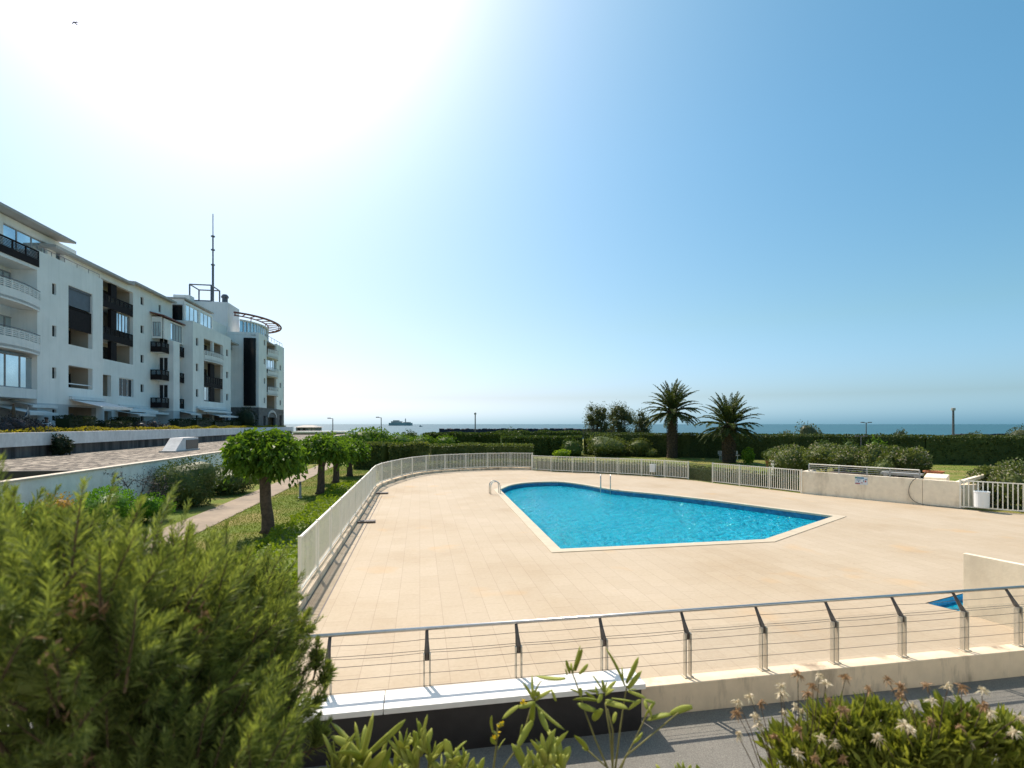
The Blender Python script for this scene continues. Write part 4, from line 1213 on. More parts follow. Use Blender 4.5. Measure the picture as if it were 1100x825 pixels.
# plain mass of the block behind its fronts
m = MB()
for a0_, a1_, q_, z_ in ((20, sA + .1, FQ - 1.82, 13.28), (sA + .3, sB - .3, FQ - 1.9, 13.85), (sB + .25, sD - .02, DQ - 1.9, 15.9), (sD + .3, fE - .02, FQ - 1.95, 14.05), (fE + .02, hs0 - .02, -27.5, 14.0), (hs0 + .3, iE - .02, hq_ - 2.3, 15.5)):
    m.sbox(a0_, a1_, -42, q_, 2.56, z_)
m.build('core', M['facade_plain'], bld)
# mast on the stair head
mast = empty('radio_mast', W(78, -29, 20.15), 'tall dark radio mast in a square frame on the roof of the apartment block', 'antenna')
zt = 33.0; b0 = W(78.2, -28.6, 20.15); up = lambda z: b0 + Vector((0, 0, z))
MB().tube([up(0), up(5.6)], .15, 8).build('mast_tube', M['antenna'], mast); MB().tube([up(5.6), up(9.6)], .10, 8).build('mast_tube', M['antenna'], mast)
MB().tube([up(9.6), up(12.75)], .065, 8).build('mast_tip', M['lamp_pale'], mast)
for z in (5.6, 7.7, 9.6): MB().lathe(up(z), [(.26, -.07), (.26, .07)], 10).build('collar', M['antenna'], mast)
m = MB()
A0, A1, B0, B1 = 76.5, 79.5, -30.9, -28.2
cs = [W(A0, B0, 20.16), W(A1, B0, 20.16), W(A1, B1, 20.16), W(A0, B1, 20.16)]
for i in range(4):
    a, b = cs[i], cs[(i + 1) % 4]
    m.tube([a, a + Vector((0, 0, 2.3))], .11, 6); m.tube([a + Vector((0, 0, 2.3)), b + Vector((0, 0, 2.3))], .09, 6); m.tube([a + Vector((0, 0, .1)), b + Vector((0, 0, .1))], .12, 6)
m.build('frame', M['antenna'], mast)

# ------------------------------------------------------------------ terrace planting, person, flag
def box_hedge(px0, px1, q, h, label, n=1500, w=1.1, leaf=.10):
    m = MB(); a, b = W(S(px0, q), q), W(S(px1, q), q)
    add_hedge(m, [a, b], w, h, n, leaf, z0=2.55, seed=int(px0), rough=.05)
    tag(m.build('box_hedge', M['lf_box']), label, 'hedge', 'clipped hedges on the terrace')
box_hedge(67, 95, -21.9, 1.35, 'dark clipped hedge under the sloping awning, left of the other terrace hedges')
box_hedge(107, 134, -21.8, 1.05, 'low rounded dark hedge on the terrace beside the sloping awning')
box_hedge(125, 145, -22.8, 1.35, 'taller square dark hedge on the terrace just behind the low rounded one')
box_hedge(187, 200, -22.2, 1.3, 'small clipped hedge on the terrace in front of the white pier', 900)
box_hedge(207, 224, -22.2, 1.45, 'dark clipped hedge on the terrace before the left half of the second white block', 900)
box_hedge(227, 244, -22.0, 1.2, 'dark clipped hedge on the terrace before the right half of the second white block', 900)
box_hedge(247, 258, -22.4, 1.3, 'dark clipped hedge on the terrace left of the tower shrub', 700)
m = MB(); add_blob(m, W(S(264, -21.9), -21.9, 4.0), (1.3, 1.3, 1.6), 1500, .16, seed=5); tag(m.build('terrace_shrub', M['lf_box']), 'tall dark shrub on the terrace against the foot of the tower', 'shrub')
for k, (px, h, lab) in enumerate(((3, .62, 'dark flowering shrub on the terrace at the left edge of the photo'), (15, .72, 'dark purple shrub on the terrace below the left awnings, second from the left'), (27, .66, 'dark purple shrub on the terrace directly left of the one by the seated person'), (38, .60, 'dark purple shrub on the terrace just left of the seated person'),
                     (152, .55, 'small spiky shrub on the terrace below the narrow windows of the recessed wall'), (163, .6, 'small dark shrub on the terrace left of the white pier'), (176, .45, 'low dark shrub on the terrace at the foot of the white pier'))):
    m = MB(); q = -21.6; s_ = S(px, q); add_blob(m, W(s_, q, 2.55 + h * .75), (.75 if k < 4 else .6, .5, h), 650, .14, aspect=.22, seed=20 + k, lump=.35, up=.9)
    tag(m.build('terrace_shrub', M['lf_purple']), lab, 'shrub', 'dark shrubs along the terrace')
m = MB(); add_hedge(m, [W(24, -20.75), W(SE - 3, -20.75)], .34, .42, 9000, .10, z0=2.72, seed=3, rough=.5, core=False)
tag(m.build('edging_plants', M['lf_yel']), 'yellow green low plants edging the top of the white terrace parapet', 'plants', kind='stuff')
m = MB(); add_blob(m, W(S(65, PQ + .5), PQ + .55, RZ + .55), (.5, .45, .62), 900, .14, seed=61, lump=.4)
tag(m.build('dark_shrub', M['lf_box']), 'black green shrub growing on the gravel roof against the stained wall', 'shrub')
fg = empty('hanging_flag', W(S(31, -22.6), -22.6, 2.55), 'small white and blue flag hanging on a thin pole under the left awning', 'flag')
b = W(S(31, -22.6), -22.6, 2.55)
MB().tube([b, b + Vector((0, 0, 1.95))], .02, 6).build('pole', M['lamp_metal'], fg)
m = MB(); m.hexa([b + Vector(p) for p in ((-.35, -.02, 1.05), (0, -.02, 1.45), (0, .02, 1.45), (-.35, .02, 1.05), (-.12, -.02, 1.6), (.0, -.02, 1.93), (0, .02, 1.93), (-.12, .02, 1.6))]); fl = m.build('cloth', M['bin'], fg)
m = MB(); m.hexa([b + Vector(p) for p in ((-.26, -.045, 1.22), (-.08, -.045, 1.42), (-.08, -.025, 1.42), (-.26, -.025, 1.22), (-.16, -.045, 1.42), (-.06, -.045, 1.62), (-.06, -.025, 1.62), (-.16, -.025, 1.42))]); m.build('emblem', M['fabric_blue'], fl)
pf = empty('folded_parasol', W(S(14, -22.6), -22.6, 2.55), 'folded brown parasol standing on the terrace under the left awning', 'parasol')
b = W(S(14.5, -22.6), -22.6, 2.55)
MB().tube([b, b + Vector((0, 0, 2.0))], .02, 6).build('pole', M['lamp_metal'], pf)
MB().lathe(b, [(.05, 1.2), (.11, 1.25), (.09, 1.6), (.03, 2.0)], 8).build('canopy', M['twig'], pf)

def skin_body(name, mat, verts, edges, radii, parent=None, org=(0, 0, 0), root=0):
    me = bpy.data.meshes.new(name); me.from_pydata([Vector(v) for v in verts], edges, []); o = bpy.data.objects.new(name, me); col.objects.link(o)
    o.modifiers.new('skin', 'SKIN'); ss = o.modifiers.new('sub', 'SUBSURF'); ss.levels = 1; ss.render_levels = 2
    sv = me.skin_vertices[0].data
    for i, r in enumerate(radii): sv[i].radius = (r, r * .9); sv[i].use_root = (i == root)
    me.materials.append(mat); o.parent = parent; ORG[o.name] = ORG[parent.name] if parent else Vector(org)
    return o
pb = W(S(50, -21.75), -21.75, 2.55)
pe = empty('person', pb, 'person with dark hair in a white shirt sitting on the terrace behind the parapet', 'person')
pe.rotation_euler.z = TH + R(180)
bv = [(0, 0, .46), (0, .02, .68), (0, .03, .90), (0, .03, 1.0), (0, 0, 1.10), (0, -.01, 1.20),
      (.11, -.05, .46), (.14, -.42, .48), (.14, -.44, .06), (-.11, -.05, .46), (-.14, -.42, .48), (-.14, -.44, .06),
      (.18, .03, .90), (.24, -.04, .64), (.16, -.26, .56), (-.18, .03, .90), (-.24, -.04, .64), (-.16, -.26, .56), (.14, -.54, .04), (-.14, -.54, .04)]
be = [(0, 1), (1, 2), (2, 3), (3, 4), (4, 5), (0, 6), (6, 7), (7, 8), (0, 9), (9, 10), (10, 11), (2, 12), (12, 13), (13, 14), (2, 15), (15, 16), (16, 17), (8, 18), (11, 19)]
br_ = [.15, .15, .14, .055, .09, .085, .09, .065, .045, .09, .065, .045, .06, .045, .035, .06, .045, .035, .04, .04]
skin_body('body', M['skin'], bv, be, br_, pe)
skin_body('shirt', M['shirt'], [(0, 0, .44), (0, .02, .68), (0, .03, .91), (.19, .03, .90), (.25, -.03, .66), (-.19, .03, .90), (-.25, -.03, .66)], [(0, 1), (1, 2), (2, 3), (3, 4), (2, 5), (5, 6)], [.175, .175, .16, .085, .07, .085, .07], pe)
skin_body('hair', M['hair'], [(0, .03, 1.12), (0, .02, 1.20), (0, .0, 1.25)], [(0, 1), (1, 2)], [.105, .12, .10], pe)
ch = empty('terrace_chair', pb, 'dark garden chair under the seated person on the terrace', 'chair')
m = MB()
cm = lambda x, y, z: pb + UQ * x + US * y + Vector((0, 0, z - 0))
MB().box(-.28, .24, -.25, .25, .36, .40, cm).build('seat', M['lamp_metal'], ch)
MB().box(-.32, -.27, -.25, .25, .40, .85, cm).build('backrest', M['lamp_metal'], ch)
for x in (-.26, .20):
    for y in (-.22, .19): MB().box(x, x + .03, y, y + .03, 0, .36, cm).build('leg', M['lamp_metal'], ch)

# ------------------------------------------------------------------ trees along the path
def mulberry(px, py, top_y, half_px, label, seed, n=2600):
    b = G(px, py, LZ); d = b.y
    topz = CZ - (top_y - HZ) / F * d; r = half_px / F * d
    e = empty('mulberry_tree', b, label, 'tree', 'pollarded trees in a row on the lawn strip')
    g = np.random.default_rng(seed); th = topz - 1.15
    m = MB(); lean = g.uniform(-.06, .06, 2)
    prof = [(0, .27), (.12, .20), (.5, .175), (1.0, .165), (th - .25, .16), (th, .22), (th + .15, .20)]
    m.tube([b + Vector((lean[0] * z + .02 * math.sin(z * 4), lean[1] * z, z)) for z, _ in prof], [q_ for _, q_ in prof], 12)
    for k in range(9):
        an = k * 2 * math.pi / 9 + g.uniform(-.2, .2); o = b + Vector((lean[0] * th, lean[1] * th, th + .05))
        L = r * g.uniform(.55, .85)
        m.tube([o, o + Vector((math.cos(an) * L * .4, math.sin(an) * L * .4, .3)), o + Vector((math.cos(an) * L, math.sin(an) * L, g.uniform(.3, .65)))], [.075, .05, .02], 6)
    m.build('trunk', M['bark'], e, smooth=True)
    m = MB()
    for k in range(20):
        an = k * 2.4; rr = r * math.sqrt((k + .5) / 20) * .86
        c = b + Vector((lean[0] * th + math.cos(an) * rr, math.sin(an) * rr, topz - .40 - .62 * (rr / r) ** 2 + g.uniform(-.22, .16)))
        add_blob(m, c, (r * .37, r * .37, .42), n // 20, .19, aspect=.36, lump=.3, seed=seed * 31 + k, up=-.1, core=.5, depth=.7, low=-1, droop=.45)
    # hanging shoots at the rim
    for k in range(46):
        an = g.uniform(0, 6.28); rr = r * g.uniform(.75, 1.16); c = np.array(b) + np.array([math.cos(an) * rr, math.sin(an) * rr, topz - .75 - g.uniform(.1, .6)])
        nn = 13; Pn = c + g.normal(size=(nn, 3)) * np.array([.07, .07, .17])
        add_leaves(m, Pn, np.array([math.cos(an) * .5, math.sin(an) * .5, -.6]) + g.normal(size=(nn, 3)) * .5, g.uniform(.1, .2, nn), .055, .4)
    m.build('crown', M['lf_mulb'], e)
    return e
mulberry(288, 572, 461, 34, 'nearest and largest of the round crowned trees on the lawn strip', 3, 4600)
mulberry(344, 530.5, 466, 25, 'second tree of the lawn row, beyond the small bollard light', 4, 3000)
mulberry(360.5, 518.5, 468, 19, 'third tree of the lawn row, close behind the second trunk', 5, 2400)
mulberry(375.5, 511.5, 469, 18, 'fourth and farthest tree of the lawn row, nearest the curving fence', 6, 2400)
bo = G(322.5, 535, LZ)
e = empty('bollard_light', bo, 'small grey bollard light on the lawn between the first two trees', 'lamp')
MB().lathe(bo, [(.10, 0), (.10, .03), (.055, .035), (.055, .62)], 12).build('post', M['lamp_pale'], e)
MB().lathe(bo, [(.045, .621), (.045, .72), (.065, .725), (.065, .76)], 12).build('cap', M['lamp_metal'], e)

# low bright hedge hugging the fence
m = MB(); a = left_of([W(8, KQ), W(16, KQ)] + curve[:9], 1.28); add_hedge(m, a, 1.75, .30, 15000, .085, z0=LZ, seed=8, rough=.3, aspect=.45)
tag(m.build('low_hedge', M['lf_cover']), 'low bright green hedge strip along the lawn side of the left white fence', 'hedge')

# shrubs along the garden wall
def shrub(px, q, py_top, half_px, label, mat, n=2000, leaf=.10, seed=1, name='shrub', up=.3, aspect=.32, group='shrubs along the garden wall', rz=None, lump=.22, base=LZ, depth=.45, droop=.2):
    k = (px - 550) / F; d = q / (k * UQ.x + UQ.y); c = Vector((k * d, d, 0))
    topz = CZ - (py_top - HZ) / F * d; r = half_px / F * d
    h = (topz - base) / 2 if rz is None else rz
    m = MB(); add_blob(m, (c.x, c.y, topz - h), (r, r, h * .97), n, leaf, aspect, lump, seed, up, .8, depth, -.9, droop)
    return tag(m.build(name, M[mat], org=(c.x, c.y, base)), label, 'shrub', group)
shrub(25, -9.2, 540, 26, 'bright green shrub by the garden wall behind the foreground bush, leftmost', 'lf_bright', 1500, .09, 11)
shrub(60, -9.6, 531, 22, 'shrub with orange yellow young shoots below the white garden wall', 'lf_orange', 1500, .09, 12, up=1.2, aspect=.2)
shrub(110, -9.5, 524, 29, 'bright green dense shrub in front of the white garden wall', 'lf_bright', 3600, .085, 13, up=.6, aspect=.28)
shrub(162, -9.3, 531, 21, 'flat topped bright shrub under the bare twisted branches', 'lf_bright', 2600, .075, 14, up=.8)
shrub(200, -9.6, 493, 31, 'tallest round dark shrub against the white garden wall', 'lf_dark', 5200, .10, 15, aspect=.25)
shrub(243, -9.4, 500, 27, 'round dark shrub right of the tallest one along the path', 'lf_dark', 4000, .095, 16)
shrub(272, -9.7, 498, 13, 'lime green leafy shrub peeping out behind the nearest tree', 'lf_lime', 1100, .14, 17, up=-.1)
shrub(292, -9.4, 489, 16, 'dark shrub on the path side directly behind the nearest tree crown', 'lf_dark', 1800, .10, 18)
shrub(313, -9.6, 487, 14, 'dark leafy shrub by the path left of the second tree trunk', 'lf_hedge', 1800, .10, 19)
shrub(330, -9.7, 484, 12, 'dark shrub by the path just behind the second tree trunk', 'lf_dark', 1400, .11, 20)
shrub(346, -10.0, 481, 10, 'small dark shrub far along the path, between second and third trunks', 'lf_hedge', 1000, .11, 21)
shrub(392, -4.5, 491, 10, 'low olive shrub at the lawn end under the farthest tree', 'lf_olean', 1000, .10, 22)
# bare twisted shrub
k = (143 - 550) / F; d = -9.75 / (k * UQ.x + UQ.y); tb = Vector((k * d, d, LZ))
e = empty('bare_shrub', tb, 'bare twisted grey shrub with few dark leaves against the white garden wall', 'shrub')
m = MB(); lm = MB(); g = np.random.default_rng(4)
def tw(p, dr, L, r, dep):
    q1 = p + dr * L * .5 + Vector(g.normal(size=3) * .05); q2 = q1 + (dr + Vector(g.normal(size=3) * .4)).normalized() * L * .5
    m.tube([p, q1, q2], [r, r * .8, r * .6], 5)
    if dep == 0:
        nn = 9; Pn = np.array(q2) + g.normal(size=(nn, 3)) * .06; add_leaves(lm, Pn, g.normal(size=(nn, 3)) + np.array([0, 0, .5]), g.uniform(.05, .09, nn), .013, .1); return
    for _ in range(3 if dep > 1 else 2):
        nd = (dr + Vector(g.normal(size=3) * .65) + Vector((0, 0, .1))).normalized(); tw(q2, nd, L * .72, r * .62, dep - 1)
tw(tb, Vector((.05, 0, 1)), .75, .045, 4); tw(tb, Vector((.55, .2, .9)).normalized(), .7, .04, 3)
m.build('branches', M['twig_grey'], e, smooth=True); lm.build('foliage', M['lf_purple'], e)

# ------------------------------------------------------------------ hedges behind the fences
def hedge(label, pts, w, h, n, leaf, mat, seed, name='hedge', rough=.08, group=None, **kw):
    m = MB(); add_hedge(m, pts, w, h, n, leaf, z0=LZ, seed=seed, rough=rough, **kw)
    return tag(m.build(name, M[mat]), label, 'hedge', group)
lowp = left_of(curve[10:] , .95)
hedge('knee high olive hedge right behind the curving white fence', lowp, .7, .72, 5200, .10, 'lf_olean', 28, rough=.06)
lowp = left_of(far_pts[::1] + gate_pts[1:] + mid_pts[1:], .75)
hedge('knee high dark hedge right behind the straight far fence of the pool', lowp, .6, .82, 6200, .095, 'lf_back', 29, rough=.05)
hedge('rounded shaggy hedge behind the left curve of the white fence', [(-12.0, 40.2), (-9.5, 39.4), (-6.6, 40.2)], 1.9, 1.95, 5200, .16, 'lf_olean', 30, rough=.10)
hedge('low even hedge behind the middle of the curving white fence', [(-6.5, 40.8), (-2.5, 42.0), (1.7, 42.4)], 1.5, 1.78, 5200, .15, 'lf_olean', 31, rough=.07)
hedge('long back hedge in front of the sea, left of the garden', [(-11, 64), (-4, 63), (1.0, 60)], 1.6, 2.3, 6500, .20, 'lf_hedge', 32)
hedge('square cut tall hedge at the middle of the back garden', [(-1.2, 56.0), (4, 56.5), (7.6, 56.0)], 2.0, 2.05, 6500, .18, 'lf_hedge', 33, rough=.05)
hedge('upper back hedge just below the breakwater', [(-2, 66), (6, 66), (9, 66)], 1.6, 2.45, 4500, .20, 'lf_hedge', 34)
hedge('very long dark clipped hedge along the back of the lawn up to the right edge', [(8.4, 58), (20, 52.5), (36, 45), (52, 39.5)], 2.2, 2.42, 26000, .15, 'lf_back', 35, rough=.035)
def bush(px, py_top, half_px, d, label, mat, n=1500, leaf=.14, seed=1, base=LZ, name='shrub', group=None, hz_=1.0, **kw):
    c = P(px, py_top, d); r = half_px / F * d; h = (c.z - base) / 2
    m = MB(); add_blob(m, (c.x, d, base + h), (r, r * .8, h), n, leaf, kw.get('aspect', .3), kw.get('lump', .25), seed, kw.get('up', .4), .78, .45, -.9)
    return tag(m.build(name, M[mat], org=(c.x, d, base)), label, 'shrub', group)
bush(400, 460, 24, 58, 'large leafy green shrub beyond the farthest lawn tree, below a lamp post', 'lf_mulb', 2600, .26, 41, lump=.4)
bush(425, 466, 16, 60, 'bright green shrub right of the largest leafy shrub beyond the lawn', 'lf_mulb', 1600, .24, 42)
bush(441, 463, 9, 66, 'small dark bush with a pointed top before the sea, below the boat', 'lf_dark', 900, .22, 43)
bush(378, 466, 14, 62, 'dark shrub behind the crown of the farthest lawn tree', 'lf_hedge', 1300, .22, 44)
bush(545, 462, 10, 74, 'small tufted bush standing out above the back hedge before the breakwater', 'lf_dark', 900, .22, 45, lump=.4)
bush(352, 467, 12, 66, 'green shrub behind the third lawn tree', 'lf_hedge', 1100, .22, 46)
bush(455, 468, 14, 62, 'leafy shrub in the back hedge left of the middle', 'lf_mulb', 1300, .22, 47)
bush(478, 467.5, 12, 62, 'second leafy shrub in the back hedge, right of the first leafy one', 'lf_mulb', 1200, .22, 48)
bush(650, 468, 24, 54.5, 'light green bushy growth in front of the long hedge under the slim trees', 'lf_olean', 2600, .18, 49, up=.9)
bush(690, 470, 14, 54.0, 'olive bush in front of the long hedge just left of the tall palm', 'lf_olean', 1500, .18, 50)
bush(614, 472, 12, 53.5, 'dark bush with bright shoots left of the light green bushy growth', 'lf_hedge', 1100, .18, 51)
bush(604, 483, 8, 52.0, 'small bright leafed plant on the back lawn behind the fence', 'lf_lime', 500, .20, 52)
bush(700, 483, 5, 52.6, 'small slender plant beside the foot of the tall palm', 'lf_olean', 350, .16, 53)
bush(873, 458.5, 14, 62, 'olive bush rising above the long hedge against the sea, right of the short palm', 'lf_tam', 1200, .22, 54, lump=.35)
bush(968, 462, 8, 62, 'small dark bush rising above the long hedge right of the double lamp', 'lf_tam', 700, .22, 55, lump=.4)
bush(945, 463.5, 9, 62, 'low bush rising above the long hedge directly right of the double lamp', 'lf_tam', 700, .22, 56)
bush(1097, 460, 14, 60, 'olive bush above the long hedge at the right edge of the photo', 'lf_tam', 1200, .22, 57)
bush(845, 463, 12, 64, 'low olive bush above the long hedge near the short palm', 'lf_tam', 800, .22, 58)
bush(1048, 464, 8, 62, 'tiny bush above the long hedge right of the tall lamp post', 'lf_tam', 500, .22, 59)

# slim trees by the beach
def slim_tree(px, py_top, half_px, d, label, seed, base=-.5, n=2600):
    top = P(px, py_top, d); b = Vector((top.x, d, base)); e = empty('tamarisk_tree', b, label, 'tree', 'slim trees before the beach')
    g = np.random.default_rng(seed); r = half_px / F * d; H = top.z - base
    m = MB(); tips = []
    for k in range(7):
        an = k * .9 + g.uniform(-.3, .3); lean = g.uniform(.1, .75); hh = H * g.uniform(.62, .92)
        pt = b + Vector((math.cos(an) * r * lean, math.sin(an) * r * lean, hh)); tips.append(pt)
        m.tube([b, b.lerp(pt, .45) + Vector((g.uniform(-.2, .2), 0, .25)), pt], [.17, .10, .03], 6)
    m.build('trunk', M['twig_grey'], e)
    m = MB()
    for pt in tips + [b + Vector((g.uniform(-.6, .6) * r, g.uniform(-.5, .5) * r, H * g.uniform(.22, .75))) for _ in range(22)]:
        add_blob(m, pt, (r * g.uniform(.34, .50), r * .42, H * g.uniform(.11, .18)), n // 20, .30, aspect=.16, lump=.5, seed=int(g.integers(1e6)), up=.8, core=.35, depth=.85, low=-1)
    m.build('crown', M['lf_tam'], e)
slim_tree(642, 434, 15, 84, 'leftmost of the slim grey green trees before the beach', 71, n=4200)
slim_tree(667, 433, 17, 86, 'middle one of the slim grey green trees, with the highest wispy top', 72, n=4600)
slim_tree(689, 440, 11, 88, 'slim grey green tree half hidden behind the tall palm fronds', 73, n=2600)

# ------------------------------------------------------------------ palms
def frond_mesh(L, elev, droop, seed):
    g = np.random.default_rng(seed); m = MB(); n = 16; pts = []; p = np.zeros(3); el = elev
    for i in range(n + 1):
        pts.append(p.copy()); st_ = L / n; p = p + np.array([math.cos(el), 0, math.sin(el)]) * st_; el -= droop / n * (0.35 + 1.3 * i / n)
    m.tube([Vector(q) for q in pts], [.045 * (1 - .85 * i / n) + .006 for i in range(n + 1)], 5)
    PT = np.array(pts); nl = 46
    for sd in (-1, 1):
        u = np.linspace(.16, .995, nl) * n; i0 = np.minimum(u.astype(int), n - 1); f_ = (u - i0)[:, None]
        B = PT[i0] * (1 - f_) + PT[i0 + 1] * f_; T = unit(PT[i0 + 1] - PT[i0])
        t_ = u / n; LL = .62 * np.sin(np.pi * np.clip(t_ * .86 + .14, 0, 1)) ** .6 * (1 - .35 * t_) * L / 3.3
        A = T * .75 + np.array([0, sd * .85, 0]) + np.array([0, 0, .22]) + g.normal(size=(nl, 3)) * .12
        add_leaves(m, B, A, LL, .042, .22, flat=np.array([0, 0, 1.0]))
    return m
FR = [(R(84), .55), (R(70), .75), (R(55), .95), (R(38), 1.1), (R(20), 1.15), (R(0), 1.0), (R(-14), .8)]
def palm(px, py, py_c, py_top, half_px, d, label, seed, trunk_r, nfr=78):
    b = P(px, py, d); b.z = LZ; cz_ = CZ - (py_c - HZ) / F * d; r = half_px / F * d
    e = empty('palm_tree', b, label, 'palm tree', 'palms on the back lawn')
    g = np.random.default_rng(seed); m = MB(); pr = []; th = cz_ - .25 - LZ; k = 0
    z = 0.0
    while z < th:
        rr = trunk_r * (1.18 - .25 * min(1, z / 1.0) + (.22 * max(0, (z - th + .9) / .9)))
        pr += [(rr * .93, z), (rr * 1.07, z + .09), (rr * .95, z + .12)]; z += .13
    pr += [(trunk_r * .8, th + .25), (.1, th + .5)]
    m.lathe(b, pr, 14)
    for k in range(230):            # old leaf bases
        an = k * 2.39996; zz = .15 + (th - .1) * k / 230; rr = trunk_r * (1.0 + .2 * max(0, (zz - th + .9) / .9))
        o = b + Vector((math.cos(an) * rr, math.sin(an) * rr, zz)); m.tube([o, o + Vector((math.cos(an) * .10, math.sin(an) * .10, .13))], [.06, .025], 4)
    m.build('trunk', M['palm_bark'], e)
    L = r * (1.04 if trunk_r < .5 else .92)
    protos = {}
    for k in range(nfr):
        f_ = (k + .5) / nfr; vi = min(6, int(f_ ** .85 * 7)); key = (vi, k % 2)
        if key not in protos:
            mm = frond_mesh(L * (1.0 if vi < 5 else .9), FR[vi][0], FR[vi][1], seed * 50 + vi * 2 + k % 2)
            mm2 = MB(); mm2.v = [tuple(Vector(v) + ORG[e.name]) for v in mm.v]; mm2.f = mm.f
            mm2.va = [a + np.array(ORG[e.name]) for a in mm.va]; mm2.fa = mm.fa; mm2.n = mm.n
            o = mm2.build('frond', M['lf_palm'], e); protos[key] = o
        else:
            o = protos[key].copy(); col.objects.link(o); o.parent = e
        an = k * 2.39996 + g.uniform(-.15, .15); rad = trunk_r * (.1 + .6 * f_)
        o.location = (math.cos(an) * rad, math.sin(an) * rad, cz_ - LZ + .10 - .55 * f_ + g.uniform(-.05, .05))
        o.rotation_euler = (g.uniform(-.1, .1), g.uniform(-.08, .08), an); sc = g.uniform(.88, 1.06); o.scale = (sc, sc, sc)
    return e
palm(722, 491, 440, 409, 32, 52.0, 'taller palm on the back lawn, left of the shorter palm', 7, .46)
palm(783, 497, 455.5, 424, 38, 45.5, 'shorter and stouter palm on the back lawn, in front of the bench', 9, .50)
# planted things on the back lawn
def bench(px, py, d):
    b = P(px, py, d); b.z = LZ; e = empty('garden_bench', b, 'weathered wooden garden bench behind the shorter palm', 'bench')
    mm = lambda x, y, z: b + Vector((x, y, z))
    MB().box(-.95, .95, -.22, .22, .42, .46, mm).build('seat', M['lamp_pale'], e)
    MB().box(-.95, .95, .23, .27, .52, .85, mm).build('backrest', M['lamp_pale'], e)
    for x in (-.8, .7): 
        for y in (-.2, .23): MB().box(x, x + .08, y, y + .04, 0, .418 if y < 0 else .80, mm).build('leg', M['lamp_pale'], e)
bench(783, 492, 49)
bush(804, 481, 5.6, 44.0, 'small bright lime green shrub standing alone right of the shorter palm', 'lf_lime', 900, .16, 81, up=.9)
def pot(px, d, z0, h, r, label, plant=True, seed=1):
    b = P(px, 480, d); b.z = z0
    e = empty('flower_pot', b, label, 'flower pot', 'terracotta pots in the garden')
    MB().lathe(b, [(r * .68, 0), (r * .95, h * .82), (r * 1.08, h * .83), (r * 1.08, h), (r * .9, h), (r * .85, h * .85)], 16).build('pot', M['terracotta'], e, smooth=False)
    if plant:
        m = MB(); add_blob(m, (b.x, b.y, z0 + h + r * .8), (r * 1.5, r * 1.5, r * 1.1), 420, .16, seed=seed, lump=.4, up=.6); m.build('plant', M['lf_olean'], e)
pot(827, 41.0, LZ, .62, .36, 'terracotta pot on the back lawn, left one of two by the flowering bush', seed=2)
pot(833, 40.2, LZ, .72, .40, 'slightly larger terracotta pot touching the flowering bush on the back lawn', seed=3)
pot(1003, 22.9, 1.0, .30, .36, 'wide orange terracotta bowl at the end of the concrete wall railing', plant=False)
m = MB(); b = P(832.5, 499, 31.5); m.box(b.x - .16, b.x + .16, b.y - .16, b.y + .16, LZ, 1.08); m.box(b.x - .2, b.x + .2, b.y - .2, b.y + .2, 1.083, 1.16)
tag(m.build('white_pillar', M['coping_white']), 'short white pillar behind the fence at the left end of the flowering bushes', 'pillar')

# flowering oleanders
def oleander(px, py_top, half_px, d, label, seed, base=.86, n=1700):
    c = P(px, py_top, d); r = half_px / F * d; h = (c.z - base) / 2
    e = empty('oleander_bush', (c.x, d, base), label, 'shrub', 'flowering bushes behind the concrete wall')
    m = MB(); add_blob(m, (c.x, d, base + h), (r, r * .8, h), n, .17, .22, .3, seed, .8, .8, .4, -.9); m.build('foliage', M['lf_olean'], e)
    m = MB(); f = lobes(14, .3, seed); nb = n // 22; D = unit(rng.normal(size=(nb * 3, 3))); D = D[(D[:, 2] > -.05)][:nb]; nb = len(D)
    Pn = np.array([c.x, d, base + h]) + D * np.array([r, r * .8, h]) * (f(D) * 1.0)[:, None]
    for _ in range(3): add_leaves(m, Pn + rng.normal(size=(nb, 3)) * .04, rng.normal(size=(nb, 3)) + np.array([0, -.3, .6]), .075, .028, 0)
    m.build('blossom', M['flower_cream'], e)
oleander(852, 479, 21, 31.0, 'pale flowering bush left of the concrete wall, behind the picket fence', 91, LZ, 2600)
oleander(886, 477, 21, 28.8, 'flowering bush behind the left end of the wall railing', 92)
oleander(913, 480, 18, 27.3, 'flowering bush behind the wall railing just left of the thin lamp post', 93)
oleander(941, 478, 19, 26.2, 'flowering bush behind the wall railing just right of the thin lamp post', 94)
oleander(963, 480, 17, 25.2, 'flowering bush behind the white slab bench', 95)
oleander(981, 484, 15, 24.4, 'flowering bush at the right end of the row, next to the orange bowl', 96)
oleander(1062, 502, 20, 21.6, 'flowering bush directly behind the right picket fence, nearest the steps', 97, LZ, 1900)
oleander(1095, 497, 24, 20.6, 'taller flowering bush behind the right picket fence at the photo edge', 98, LZ, 1900)
oleander(1130, 495, 24, 20.0, 'flowering bush farthest right behind the picket fence', 99, LZ, 1200)
bush(946, 496.5, 12, 24.0, 'low rounded olive mound behind the wall railing under the flowering bushes', 'lf_olean', 900, .09, 101, base=.86)
bush(882, 473, 11, 36, 'leafy green shrub between the flowering bushes and the long hedge, left', 'lf_hedge', 900, .16, 102)
bush(914, 475, 10, 36, 'dark green shrub behind the flowering bushes beside the thin lamp post', 'lf_hedge', 800, .16, 103)
bush(940, 474, 11, 36, 'brighter green shrub behind the flowering bushes right of the thin lamp post', 'lf_mulb', 900, .16, 104)

